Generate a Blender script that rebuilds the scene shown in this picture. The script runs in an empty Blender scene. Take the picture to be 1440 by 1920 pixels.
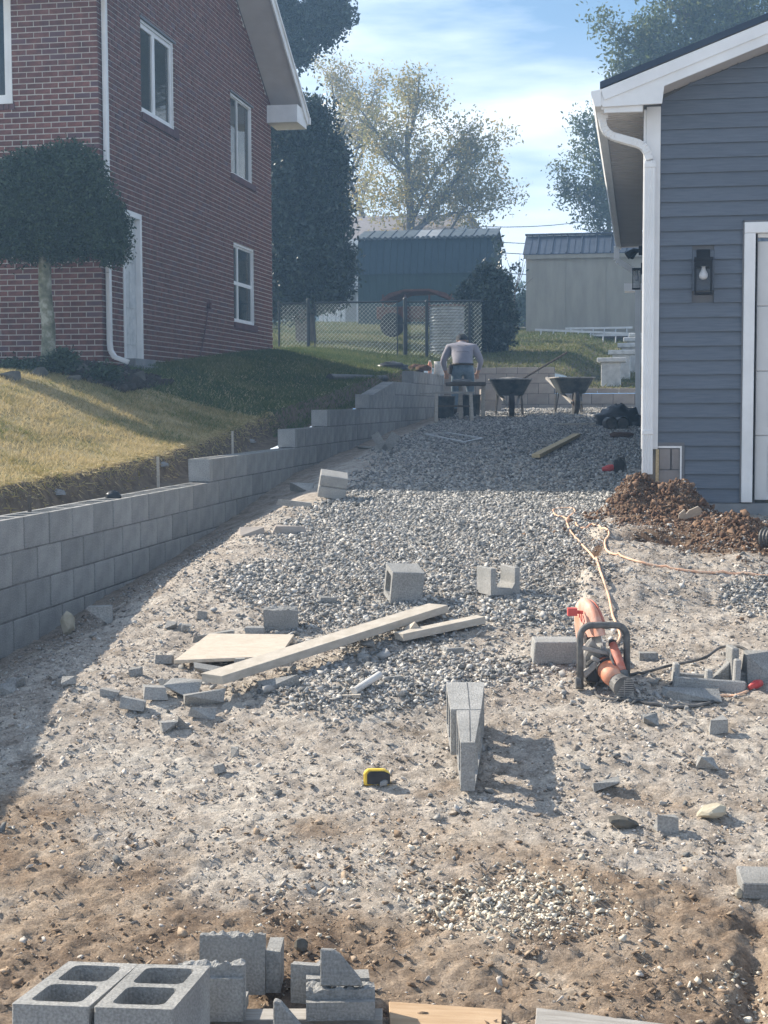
import bpy, bmesh, math, random
import numpy as np
from mathutils import Vector, Matrix, noise as mnoise

random.seed(7); RNG = np.random.default_rng(7)
R = math.radians
SC = bpy.context.scene
COL = SC.collection

# ------------------------------------------------------------------ camera
F = 2800.0                       # focal length in photograph pixels (1440 x 1920)
YAW, PITCH, ROLL = R(9.73), math.atan(201 / F), 0.004
CY, SY = math.cos(YAW), math.sin(YAW)
FL = Vector((-SY, CY, 0)); RT = Vector((CY, SY, 0)); UPV = Vector((0, 0, 1))
FW = FL * math.cos(PITCH) - UPV * math.sin(PITCH)
CU = FL * math.sin(PITCH) + UPV * math.cos(PITCH)
CR = RT * math.cos(ROLL) - CU * math.sin(ROLL)
CUU = CU * math.cos(ROLL) + RT * math.sin(ROLL)
cam_d = bpy.data.cameras.new('camera'); cam = bpy.data.objects.new('camera', cam_d); COL.objects.link(cam)
cam_d.sensor_fit = 'VERTICAL'; cam_d.sensor_height = 36; cam_d.lens = F / 1920 * 36
cam_d.clip_start = 0.05; cam_d.clip_end = 4000
m = Matrix((CR, CUU, -FW)).transposed().to_4x4(); cam.matrix_world = m
SC.camera = cam

# ------------------------------------------------------------------ light and sky
SUN = Vector((-1.42, 0.62, 1.0)).normalized()      # towards the sun
sun_el = math.asin(SUN.z); sun_az = math.atan2(SUN.x, SUN.y)
sd = bpy.data.lights.new('sun', 'SUN'); so = bpy.data.objects.new('sun', sd); COL.objects.link(so)
sd.energy = 5.0; sd.angle = R(0.53); sd.color = (1.0, 0.90, 0.76)
so.rotation_euler = (-SUN).to_track_quat('-Z', 'Y').to_euler()
W = bpy.data.worlds.new('World'); SC.world = W; W.use_nodes = True
wn = W.node_tree.nodes; wl = W.node_tree.links
bg = wn['Background']
sky = wn.new('ShaderNodeTexSky'); sky.sky_type = 'NISHITA'; sky.sun_disc = False
sky.sun_elevation = sun_el; sky.sun_rotation = sun_az
sky.air_density = 1.2; sky.dust_density = 0.3; sky.ozone_density = 4.0; sky.altitude = 200
tc = wn.new('ShaderNodeTexCoord')
# thin cirrus: streaky noise on the direction, thicker low down
sep = wn.new('ShaderNodeSeparateXYZ'); wl.new(tc.outputs['Generated'], sep.inputs[0])
mp = wn.new('ShaderNodeMapping'); mp.inputs['Scale'].default_value = (1.6, 1.6, 9.0); mp.inputs['Rotation'].default_value = (0.1, 0.06, 0.4)
wl.new(tc.outputs['Generated'], mp.inputs[0])
n1 = wn.new('ShaderNodeTexNoise'); n1.inputs['Scale'].default_value = 2.1; n1.inputs['Detail'].default_value = 9; n1.inputs['Roughness'].default_value = 0.55
wl.new(mp.outputs[0], n1.inputs['Vector'])
rm = wn.new('ShaderNodeMapRange'); rm.inputs[1].default_value = 0.36; rm.inputs[2].default_value = 0.66
wl.new(n1.outputs['Fac'], rm.inputs[0])
el = wn.new('ShaderNodeMapRange'); el.inputs[1].default_value = 0.02; el.inputs[2].default_value = 0.33
el.inputs[3].default_value = 0.92; el.inputs[4].default_value = 0.0
wl.new(sep.outputs[2], el.inputs[0])
ad = wn.new('ShaderNodeMath'); ad.operation = 'MULTIPLY_ADD'; ad.inputs[1].default_value = 0.95
wl.new(rm.outputs[0], ad.inputs[0]); wl.new(el.outputs[0], ad.inputs[2]); 
sb = wn.new('ShaderNodeMath'); sb.operation = 'SUBTRACT'; sb.use_clamp = True; sb.inputs[1].default_value = 0.26
wl.new(ad.outputs[0], sb.inputs[0])
mxs = wn.new('ShaderNodeMix'); mxs.data_type = 'RGBA'; mxs.inputs[7].default_value = (13.0, 13.6, 14.4, 1)
wl.new(sb.outputs[0], mxs.inputs[0]); wl.new(sky.outputs[0], mxs.inputs[6])
wl.new(mxs.outputs[2], bg.inputs['Color'])
bg.inputs['Strength'].default_value = 0.062
SC.view_settings.view_transform = 'Standard'; SC.view_settings.look = 'None'
SC.view_settings.gamma = 1; SC.view_settings.use_curve_mapping = False
SC.view_settings.exposure = 1.10
HAZE = 0.0036
SC.cycles.max_bounces = 6; SC.cycles.volume_bounces = 0

# ------------------------------------------------------------------ noise and terrain
def _h(ix, iy, s):
    n = (ix.astype(np.int64) * 374761393 + iy.astype(np.int64) * 668265263 + s * 1442695041) & 0x7fffffff
    n = ((n ^ (n >> 13)) * 1274126177) & 0x7fffffff
    return ((n ^ (n >> 16)) & 0xffff) / 65535.0
def vn(x, y, s=0):
    x = np.asarray(x, float); y = np.asarray(y, float)
    ix = np.floor(x); iy = np.floor(y); fx = x - ix; fy = y - iy
    fx = fx * fx * (3 - 2 * fx); fy = fy * fy * (3 - 2 * fy)
    a = _h(ix, iy, s); b = _h(ix + 1, iy, s); c = _h(ix, iy + 1, s); d = _h(ix + 1, iy + 1, s)
    return (a + (b - a) * fx) * (1 - fy) + (c + (d - c) * fx) * fy
def fbm(x, y, o=4, s=0, g=0.5):
    t = 0; a = 1; w = 0
    for k in range(o):
        t = t + a * vn(x * 2 ** k + 17.3 * k, y * 2 ** k - 9.1 * k, s + k); w += a; a *= g
    return t / w
def sst(a, b, x):
    t = np.clip((np.asarray(x, float) - a) / (b - a), 0, 1); return t * t * (3 - 2 * t)
def gauss(X, Y, cx, cy, rx, ry):
    return np.exp(-((X - cx) / rx) ** 2 - ((Y - cy) / ry) ** 2)

CYs = [-6, 3.3, 4.4, 5.9, 7.3, 8.8, 11.8, 13.7, 16, 20, 24, 28, 40]
CZs = [-1.9, -1.84, -1.72, -1.54, -1.34, -1.16, -.88, -.76, -.58, -.37, -.21, -.08, 0]
LYs = [-6, 3, 6, 8.6, 11.7, 15.9, 18.4, 22.7, 25.7, 29, 40]
LZs = [-1.95, -1.80, -1.58, -1.46, -1.20, -.75, -.60, -.37, -.27, -.12, 0]
def ramp(X, Y):
    c = np.interp(Y, CYs, CZs); l = np.interp(Y, LYs, LZs)
    return l + (c - l) * sst(-3.75, -2.8, X)
def Hd(X, Y, fine=True):
    X = np.asarray(X, float); Y = np.asarray(Y, float)
    z = ramp(X, Y)
    z = z + 0.05 * (fbm(X * .9, Y * .9, 3, 5) - .5)
    z = z + 0.05 * gauss(X, Y, -2.75, 6.2, .55, 1.3)
    z = z + 0.08 * gauss(X, Y, -1.35, 6.85, .5, .35)                        # low heap of gravel
    w_ = (fbm(X * 3.1, Y * 3.1, 2, 6) - .5) * .16
    z = z + 0.11 * sst(-.34, -.27, X + w_) * sst(.9, -.1, X) * sst(8.6, 9.0, Y) * sst(11.2, 10.6, Y) - 0.15 * gauss(X, Y, .08, 10.35, .24, .13)   # dug ledge and hollow
    z = z + 0.31 * gauss(X, Y, -.03, 11.72, .20, .24) + 0.25 * gauss(X, Y, .32, 11.62, .17, .22) + .09 * gauss(X, Y, .30, 11.3, .6, .45)  # spoil heaps
    z = z + 0.19 * gauss(X, Y, .68, 10.6, .26, .36) + .10 * gauss(X, Y, .75, 9.9, .25, .4)
    z = z - 0.05 * np.exp(-((X - .30 - .10 * (Y - 4)) / .05) ** 2) * sst(5.2, 4.6, Y)   # wheel rut
    z = z - 0.03 * np.exp(-((X - .52 - .10 * (Y - 4)) / .04) ** 2) * sst(4.9, 4.3, Y)
    u = X - .34 - .12 * (Y - 4)
    z = z + .010 * np.sin(u * 2 * np.pi / .052 + 1.2 * np.sin(Y * 14)) * sst(.0, .05, u) * sst(.36, .30, u) * sst(5.0, 4.7, Y)
    if fine:
        near = sst(13, 9, Y)
        rid = 1 - np.abs(2 * fbm(X * 9, Y * 9, 4, 15, .62) - 1)
        z = z + near * (0.024 * (fbm(X * 4, Y * 4, 5, 9, .55) - .5) + 0.021 * np.maximum(0, fbm(X * 32, Y * 32, 4, 13, .75) - .50) * 2 - .012 * rid ** 6)
        z = z + (1 - near) * 0.02 * (fbm(X * 6, Y * 6, 3, 9) - .5)
        rough = sst(6.0, 4.6, Y) + 1.6 * gauss(X, Y, .5, 11.2, 1.0, .8) + gauss(X, Y, .3, 9.5, .6, .6)
        z = z + np.clip(rough, 0, 1) * 0.045 * (fbm(X * 13, Y * 13, 5, 21, .7) - .5)
    return z
EYs = [-6, 6, 8, 12, 14, 16, 18, 20, 24, 27, 28.6, 30.6, 36, 45, 60, 100, 600]
EZs = [-.9, -.635, -.60, -.50, -.40, -.22, -.02, .12, .45, .62, .75, .97, 1.5, 2.4, 3.0, 3.2, 3.5]
HZs = [-.5, -.15, -.05, .22, .33, .42, .50, .62, .90, 1.05, 1.1, 1.15, 1.6, 2.45, 3.0, 3.2, 3.5]
def Hl(X, Y, fine=True):
    X = np.asarray(X, float); Y = np.asarray(Y, float)
    e = np.interp(Y, EYs, EZs); h = np.interp(Y, EYs, HZs)
    z = e + (h - e) * sst(-3.9, -6.9, X) + .02 * np.clip(-7 - X, 0, 10)
    z = z + .03 * (fbm(X * 1.1, Y * 1.1, 3, 31) - .5)
    if fine: z = z + .015 * (fbm(X * 9, Y * 9, 3, 33) - .5)
    # the raw cut edge behind the block wall
    z = np.where((Y < 27), z - .20 * sst(-4.27 + .05 * vn(Y * 5, Y * 0, 3), -4.10, X), z)
    return z
def Hy(X, Y, fine=True):
    X = np.asarray(X, float); Y = np.asarray(Y, float)
    a = Hl(np.full_like(X, -4.6) if X.ndim else np.array(-4.6), Y, False)
    b = np.interp(Y, [28, 29.5, 31, 42, 55, 100, 600], [.50, .70, .90, 2.02, 2.8, 3.2, 3.5])
    b2 = np.interp(Y, [28, 29.5, 31, 42, 55, 100, 600], [.18, .35, .60, 1.80, 2.8, 3.2, 3.5])
    b = b + (b2 - b) * sst(-1.6, -.8, X)
    z = np.where(X < -4.6, Hl(X, Y, fine), a + (b - a) * sst(-4.6, -3.2, X))
    return z + (.03 * (fbm(X * 2, Y * 2, 3, 41) - .5) if fine else 0)
def H(X, Y):
    X = np.asarray(X, float); Y = np.asarray(Y, float)
    return np.where(Y > 28.55, Hy(X, Y, False), np.where(X < -3.9, Hl(X, Y), Hd(X, Y)))

def ray(px, py):
    return FW + CR * ((px - 720) / F) - CUU * ((py - 960) / F)
def P(px, py, fl):
    """point of the place that lies fl metres ahead under pixel (px, py)"""
    d = ray(px, py); return d * (fl / d.dot(FL))
def PX(px, py, X):
    d = ray(px, py); return d * (X / d.x)
def PY(px, py, Y):
    d = ray(px, py); return d * (Y / d.y)
TT = np.concatenate([np.arange(2.2, 16, .01), np.arange(16, 90, .05)])
def G(px, py, up=0.0, hf=H):
    d = ray(px, py)
    z = hf(d.x * TT, d.y * TT) + up
    k = np.argmax(z > d.z * TT)
    t = TT[k]; return Vector((d.x * t, d.y * t, float(z[k])))
def hz(x, y): return float(H(x, y))

# ------------------------------------------------------------------ materials
def mat(name, cols, rough=.85, scale=6, detail=5, bump=0.0, bscale=60, metal=0, spec=.3, rnd=0.0, attr=None, stretch=(1, 1, 1), trans=None, speck=None, ramp_pos=None, contrast=(.35, .65)):
    m = bpy.data.materials.new(name); m.use_nodes = True
    n = m.node_tree.nodes; l = m.node_tree.links; b = n['Principled BSDF']
    b.inputs['Roughness'].default_value = rough; b.inputs['Metallic'].default_value = metal
    b.inputs['Specular IOR Level'].default_value = spec
    tcn = n.new('ShaderNodeTexCoord'); mpn = n.new('ShaderNodeMapping'); mpn.inputs['Scale'].default_value = stretch
    l.new(tcn.outputs['Object'], mpn.inputs[0])
    if len(cols) == 1 and not rnd and not attr:
        b.inputs['Base Color'].default_value = (*cols[0], 1)
        out = None
    else:
        cr = n.new('ShaderNodeValToRGB'); e = cr.color_ramp.elements
        while len(e) < max(2, len(cols)): e.new(.5)
        cc = cols if len(cols) > 1 else [cols[0], cols[0]]
        for k, c in enumerate(cc):
            e[k].position = contrast[0] + (contrast[1] - contrast[0]) * k / (len(cc) - 1); e[k].color = (*c, 1)
        if attr:
            at = n.new('ShaderNodeAttribute'); at.attribute_name = attr
            fac = at.outputs['Fac']
            for k in range(len(cc)): e[k].position = k / (len(cc) - 1)
            cr.color_ramp.interpolation = 'LINEAR'
        else:
            no = n.new('ShaderNodeTexNoise'); no.inputs['Scale'].default_value = scale; no.inputs['Detail'].default_value = detail
            no.inputs['Roughness'].default_value = .6
            l.new(mpn.outputs[0], no.inputs['Vector']); fac = no.outputs['Fac']
        l.new(fac, cr.inputs[0]); out = cr.outputs[0]
        if rnd:
            oi = n.new('ShaderNodeObjectInfo'); hs = n.new('ShaderNodeHueSaturation')
            mr = n.new('ShaderNodeMapRange'); mr.inputs[3].default_value = 1 - rnd; mr.inputs[4].default_value = 1 + rnd
            l.new(oi.outputs['Random'], mr.inputs[0]); l.new(mr.outputs[0], hs.inputs['Value']); l.new(out, hs.inputs['Color']); out = hs.outputs[0]
        if speck:
            n2 = n.new('ShaderNodeTexNoise'); n2.inputs['Scale'].default_value = speck[0]; n2.inputs['Detail'].default_value = 2
            l.new(mpn.outputs[0], n2.inputs['Vector'])
            mr2 = n.new('ShaderNodeMapRange'); mr2.inputs[1].default_value = .3; mr2.inputs[2].default_value = .7; mr2.inputs[3].default_value = 1 - speck[1]; mr2.inputs[4].default_value = 1 + speck[1]
            l.new(n2.outputs['Fac'], mr2.inputs[0])
            h2 = n.new('ShaderNodeHueSaturation'); l.new(mr2.outputs[0], h2.inputs['Value']); l.new(out, h2.inputs['Color']); out = h2.outputs[0]
        l.new(out, b.inputs['Base Color'])
    if bump:
        nb = n.new('ShaderNodeTexNoise'); nb.inputs['Scale'].default_value = bscale; nb.inputs['Detail'].default_value = 6; nb.inputs['Roughness'].default_value = .65
        l.new(mpn.outputs[0], nb.inputs['Vector'])
        bp = n.new('ShaderNodeBump'); bp.inputs['Strength'].default_value = bump; bp.inputs['Distance'].default_value = .01
        l.new(nb.outputs['Fac'], bp.inputs['Height']); l.new(bp.outputs[0], b.inputs['Normal'])
    if trans:
        tr = n.new('ShaderNodeBsdfTranslucent'); ms = n.new('ShaderNodeMixShader'); ms.inputs[0].default_value = trans
        if out: l.new(out, tr.inputs['Color'])
        else: tr.inputs['Color'].default_value = (*cols[0], 1)
        l.new(b.outputs[0], ms.inputs[1]); l.new(tr.outputs[0], ms.inputs[2])
        l.new(ms.outputs[0], n['Material Output'].inputs['Surface'])
    return m
def glass(name, tint=(.8, .85, .85), rough=.03, dark=(.03, .04, .045), fac=.5):
    m = bpy.data.materials.new(name); m.use_nodes = True
    n = m.node_tree.nodes; l = m.node_tree.links; b = n['Principled BSDF']
    b.inputs['Base Color'].default_value = (*dark, 1); b.inputs['Roughness'].default_value = rough; b.inputs['Specular IOR Level'].default_value = .8
    tr = n.new('ShaderNodeBsdfTransparent'); tr.inputs[0].default_value = (*tint, 1)
    ms = n.new('ShaderNodeMixShader'); ms.inputs[0].default_value = fac
    l.new(b.outputs[0], ms.inputs[1]); l.new(tr.outputs[0], ms.inputs[2]); l.new(ms.outputs[0], n['Material Output'].inputs['Surface'])
    return m
M = {}
M['cmu'] = mat('concrete_block_grey', [(.25, .25, .24), (.35, .345, .33)], .93, 5, bump=.7, bscale=140, rnd=.15, speck=(130, .24))
M['cmu_tan'] = mat('concrete_block_warm', [(.33, .29, .26), (.42, .38, .34)], .93, 4, bump=.4, bscale=120, rnd=.10, speck=(160, .12))
M['mortar'] = mat('mortar', [(.13, .125, .12), (.22, .21, .20)], .95, 9, bump=.6, bscale=90)
M['brick'] = mat('red_brick', [(.105, .045, .038), (.165, .066, .052), (.24, .102, .080)], .9, 7, bump=.35, bscale=120, rnd=.22, speck=(45, .12), contrast=(.33, .67))
M['brick_dark'] = mat('dark_brick', [(.10, .055, .06), (.15, .075, .075)], .9, 5, bump=.35, bscale=120)
M['brick_mortar'] = mat('light_mortar', [(.46, .42, .38), (.56, .52, .47)], .95, 12, bump=.3, bscale=90)
M['white'] = mat('white_paint', [(.70, .70, .69), (.80, .80, .79)], .45, 3, bump=.03, bscale=30)
M['white_old'] = mat('weathered_white_paint', [(.50, .51, .50), (.70, .70, .68)], .7, 9, bump=.3, bscale=60)
M['soffit'] = mat('taupe_soffit', [(.50, .47, .45), (.55, .52, .50)], .6, 4)
M['siding'] = mat('grey_siding', [(.105, .125, .155), (.135, .155, .185)], .6, 5, bump=.12, bscale=90, stretch=(1, 1, 14), rnd=.05)
M['siding_trim'] = mat('grey_trim', [(.15, .15, .155)], .6)
M['navy'] = mat('dark_roof_metal', [(.03, .045, .07), (.045, .06, .085)], .45, 4, metal=.3)
M['black'] = mat('black_metal', [(.010, .012, .016), (.018, .020, .024)], .6, 8, spec=.2)
M['black_plastic'] = mat('black_plastic', [(.02, .021, .023), (.05, .05, .05)], .55, 12, bump=.1)
M['dark_grey'] = mat('dark_grey_plastic', [(.06, .062, .065), (.17, .165, .155)], .6, 18, bump=.15)
M['dust_grey'] = mat('dusty_grey_casting', [(.22, .21, .20), (.38, .36, .33)], .75, 20, bump=.2)
M['foundation'] = mat('foundation_concrete', [(.20, .21, .22), (.28, .28, .28)], .9, 5, bump=.3)
M['foundation_tan'] = mat('foundation_block_tan', [(.23, .21, .20), (.30, .27, .25)], .9, 6, bump=.3)
M['door_white'] = mat('garage_door_white', [(.58, .58, .57), (.64, .64, .63)], .5, 3, bump=.06, bscale=150)
M['glass'] = glass('window_glass'); M['clear'] = glass('lantern_glass', (.95, .95, .95), .02, (.1, .1, .1), .94)
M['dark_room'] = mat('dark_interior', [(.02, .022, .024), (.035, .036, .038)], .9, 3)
M['curtain'] = mat('pale_curtain', [(.30, .34, .34), (.42, .46, .45)], .9, 14, stretch=(1, 6, 1))
M['bulb'] = mat('white_bulb', [(.85, .85, .86)], .4)
M['wood'] = mat('tan_plywood', [(.50, .43, .34), (.58, .51, .42)], .85, 14, bump=.15, stretch=(1, 2.5, 1), speck=(60, .08))
M['wood_grey'] = mat('dusty_lumber', [(.40, .36, .30), (.50, .455, .39)], .88, 3, bump=.2, stretch=(6, 3, 12), speck=(40, .08))
M['wood_new'] = mat('new_lumber', [(.45, .34, .19), (.58, .46, .28)], .8, 8, bump=.2, stretch=(8, 1, 8))
M['wood_orange'] = mat('orange_lumber', [(.40, .27, .16), (.50, .36, .23)], .85, 4, bump=.25, stretch=(1.5, 12, 10))
M['wood_weather'] = mat('weathered_board', [(.30, .28, .25), (.42, .40, .37)], .85, 6, bump=.4, stretch=(1.5, 14, 10))
M['wood_dark'] = mat('dark_timber', [(.07, .06, .05), (.13, .11, .09)], .85, 10, bump=.3)
M['orange'] = mat('dusty_orange_plastic', [(.62, .17, .07), (.68, .40, .28)], .55, 9, bump=.08, contrast=(.3, .75))
M['orange_dust'] = mat('orange_guard_dusted', [(.62, .24, .14), (.70, .50, .42)], .6, 7, bump=.08)
M['red'] = mat('red_plastic', [(.50, .05, .05), (.60, .12, .10)], .5, 9)
M['red_dust'] = mat('dusty_red_grip', [(.50, .12, .07), (.52, .26, .20)], .6, 20)
M['cord_orange'] = mat('orange_cord', [(.75, .42, .26), (.80, .55, .38)], .6, 20)
M['cord_black'] = mat('black_cord', [(.05, .05, .05), (.20, .19, .18)], .7, 14)
M['yellow'] = mat('yellow_plastic', [(.75, .50, .04), (.80, .58, .12)], .45, 9)
M['pipe'] = mat('black_corrugated_plastic', [(.03, .032, .033), (.09, .085, .08)], .5, 7)
M['pvc'] = mat('white_pvc', [(.50, .48, .45), (.66, .64, .60)], .5, 8)
M['rust'] = mat('rusty_metal', [(.09, .045, .035), (.16, .08, .06)], .8, 9, bump=.3)
M['galv'] = mat('galvanised_steel', [(.20, .205, .205), (.30, .305, .305)], .45, 5, metal=.6)
M['alu'] = mat('aluminium', [(.50, .51, .52), (.62, .62, .62)], .4, 5, metal=.6)
M['fence'] = mat('dark_fence_metal', [(.02, .03, .035), (.04, .05, .055)], .45, 8)
M['wire'] = mat('coated_wire', [(.22, .27, .27), (.34, .40, .40)], .3, 8, metal=.5)
M['barn'] = mat('dark_green_metal', [(.014, .034, .045), (.022, .046, .058)], .55, 2, stretch=(6, 6, .5))
M['barn_low'] = mat('dark_green_boards', [(.018, .04, .04), (.028, .055, .052)], .8, 3, stretch=(6, 6, .5))
M['barn_roof'] = mat('faded_green_roof', [(.06, .08, .09), (.10, .12, .13)], .5, 3, metal=.2)
M['tin'] = mat('patched_tin_sheet', [(.24, .26, .27), (.33, .35, .36)], .5, 3, metal=.3)
M['shed'] = mat('tan_shed_wall', [(.30, .28, .235), (.37, .345, .29)], .8, 1.6, bump=.08, stretch=(3, 3, .6))
M['shed_dirty'] = mat('mildewed_shed_base', [(.12, .13, .10), (.30, .28, .235)], .85, 4)
M['shed_roof'] = mat('blue_grey_roof_metal', [(.045, .06, .085), (.07, .085, .115)], .45, 3, metal=.25)
M['far_roof'] = mat('grey_shingles', [(.17, .16, .17), (.25, .235, .245)], .9, 9, bump=.2, stretch=(1, 1, 4))
M['far_wall'] = mat('far_white_siding', [(.45, .46, .47), (.55, .56, .57)], .7, 3)
M['bark'] = mat('grey_bark', [(.09, .08, .065), (.17, .15, .12)], .9, 12, bump=.6, bscale=30, stretch=(1, 1, .35))
M['bark_patchy'] = mat('mottled_bark', [(.10, .10, .07), (.20, .20, .14), (.42, .41, .34)], .9, 9, bump=.5, bscale=30)
M['leaf_dark'] = mat('dark_evergreen_leaf', [(.008, .017, .013), (.020, .040, .024), (.045, .075, .04)], .40, attr='rnd', spec=.5, trans=.12)
M['leaf_topiary'] = mat('clipped_evergreen_leaf', [(.014, .030, .016), (.034, .060, .028), (.07, .10, .045)], .5, attr='rnd', trans=.15)
M['leaf_fall'] = mat('autumn_leaf', [(.12, .15, .04), (.30, .26, .08), (.52, .38, .14)], .7, attr='rnd', trans=.45)
M['leaf_green'] = mat('green_leaf', [(.06, .09, .035), (.12, .15, .06), (.20, .19, .10)], .7, attr='rnd', trans=.4)
M['grass'] = mat('dry_grass_blade', [(.13, .16, .045), (.32, .27, .11), (.48, .38, .19), (.58, .48, .28)], .8, attr='rnd', trans=.35)
M['grass_green'] = mat('green_grass_blade', [(.06, .10, .035), (.12, .15, .05), (.22, .21, .09)], .8, attr='rnd', trans=.3)
M['stone'] = mat('crushed_grey_stone', [(.12, .122, .12), (.24, .24, .232), (.36, .352, .335), (.56, .54, .50)], .85, attr='rnd', bump=.2, bscale=90)
M['stone_white'] = mat('pale_limestone_chips', [(.36, .32, .25), (.56, .51, .42), (.72, .67, .56)], .85, attr='rnd')
M['clod'] = mat('brown_clods', [(.17, .12, .08), (.29, .21, .145), (.42, .33, .24)], .95, attr='rnd', bump=.5, bscale=80)
M['rubble_chip'] = mat('rubble_chip', [(.20, .21, .21), (.31, .31, .305), (.44, .43, .41)], .92, attr='rnd', bump=.3)
M['grit'] = mat('dusty_grit', [(.20, .178, .155), (.39, .35, .31), (.56, .52, .47)], .95, attr='rnd')
M['clod_dark'] = mat('damp_brown_clods', [(.09, .048, .030), (.165, .098, .060), (.25, .165, .11)], .95, attr='rnd', bump=.6, bscale=60)
M['mulch'] = mat('dark_mulch', [(.03, .024, .020), (.065, .05, .04)], .95, 20, bump=.8, bscale=50)
M['field'] = mat('field_stone', [(.07, .068, .06), (.14, .13, .11)], .9, 8, bump=.5, bscale=20)
M['yellow_stone'] = mat('yellowish_stone', [(.38, .34, .25), (.50, .45, .35)], .9, 8, bump=.4, bscale=30)
M['shirt'] = mat('grey_shirt', [(.22, .22, .26), (.29, .28, .32)], .9, 6, bump=.2, bscale=20)
M['print'] = mat('shirt_print', [(.12, .12, .15)], .9)
M['jeans'] = mat('blue_jeans', [(.10, .15, .19), (.16, .21, .25)], .9, 12, bump=.2)
M['skin'] = mat('skin', [(.40, .24, .17)], .6)
M['cap'] = mat('dark_cap', [(.03, .035, .04)], .8)
M['boot'] = mat('dark_boot', [(.05, .04, .03)], .7)
M['tarp'] = mat('black_plastic_sheet', [(.012, .014, .017), (.03, .032, .036)], .35, 6, bump=.5, bscale=14)
M['tray'] = mat('black_barrow_tray', [(.03, .04, .045), (.09, .10, .10)], .55, 9)
M['wet_mortar'] = mat('wet_mortar', [(.12, .12, .12), (.20, .20, .19)], .8, 10, bump=.6, bscale=30)
M['rubber'] = mat('tyre_rubber', [(.02, .02, .02), (.04, .04, .04)], .8, 8)

def ground_mat():
    m = bpy.data.materials.new('dusty_soil'); m.use_nodes = True
    n = m.node_tree.nodes; l = m.node_tree.links; b = n['Principled BSDF']; b.inputs['Roughness'].default_value = .95
    b.inputs['Specular IOR Level'].default_value = .15
    tcn = n.new('ShaderNodeTexCoord'); o = tcn.outputs['Object']
    def noise(s, d=6, r=.6):
        q = n.new('ShaderNodeTexNoise'); q.inputs['Scale'].default_value = s; q.inputs['Detail'].default_value = d; q.inputs['Roughness'].default_value = r
        l.new(o, q.inputs['Vector']); return q.outputs['Fac']
    def rampn(f, cols, a=.35, z=.65):
        cr = n.new('ShaderNodeValToRGB'); e = cr.color_ramp.elements
        while len(e) < len(cols): e.new(.5)
        for k, c in enumerate(cols): e[k].position = a + (z - a) * k / (len(cols) - 1); e[k].color = (*c, 1)
        l.new(f, cr.inputs[0]); return cr.outputs[0]
    def mix(f, a, c):
        q = n.new('ShaderNodeMix'); q.data_type = 'RGBA'; l.new(f, q.inputs[0]); l.new(a, q.inputs[6]); l.new(c, q.inputs[7]); return q.outputs[2]
    soil = rampn(noise(3.2, 9, .68), [(.14, .098, .07), (.27, .20, .142), (.38, .30, .225), (.48, .405, .325)], .30, .70)
    dust = rampn(noise(5.5, 9, .65), [(.25, .21, .17), (.44, .39, .335), (.56, .515, .45)], .30, .64)
    at = n.new('ShaderNodeAttribute'); at.attribute_name = 'dust'
    at2 = n.new('ShaderNodeAttribute'); at2.attribute_name = 'damp'
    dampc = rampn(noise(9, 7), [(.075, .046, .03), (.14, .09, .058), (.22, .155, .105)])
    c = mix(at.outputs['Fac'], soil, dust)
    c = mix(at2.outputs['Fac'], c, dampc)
    def vary(c, f, lo, hi, a0=.35, a1=.65):
        mr = n.new('ShaderNodeMapRange'); mr.inputs[1].default_value = a0; mr.inputs[2].default_value = a1; mr.inputs[3].default_value = lo; mr.inputs[4].default_value = hi
        l.new(f, mr.inputs[0]); hs = n.new('ShaderNodeHueSaturation'); l.new(mr.outputs[0], hs.inputs['Value']); l.new(c, hs.inputs['Color']); return hs.outputs[0]
    c = vary(c, noise(26, 6, .7), .68, 1.26); c = vary(c, noise(120, 4, .7), .72, 1.22)
    l.new(c, b.inputs['Base Color'])
    bp = n.new('ShaderNodeBump'); bp.inputs['Strength'].default_value = .9; bp.inputs['Distance'].default_value = .016
    l.new(noise(75, 8, .75), bp.inputs['Height']); l.new(bp.outputs[0], b.inputs['Normal'])
    return m
M['ground'] = ground_mat()
M['lawn'] = mat('thin_lawn_soil', [(.14, .13, .05), (.29, .24, .11), (.40, .32, .18)], .95, 3.0, bump=.7, bscale=45)
M['yard'] = mat('yard_grass', [(.05, .055, .03), (.11, .10, .055), (.19, .155, .09)], .95, 1.3, bump=.6, bscale=30)
M['soil_face'] = mat('cut_soil', [(.09, .065, .045), (.19, .145, .10)], .95, 12, bump=.9, bscale=30)

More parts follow.
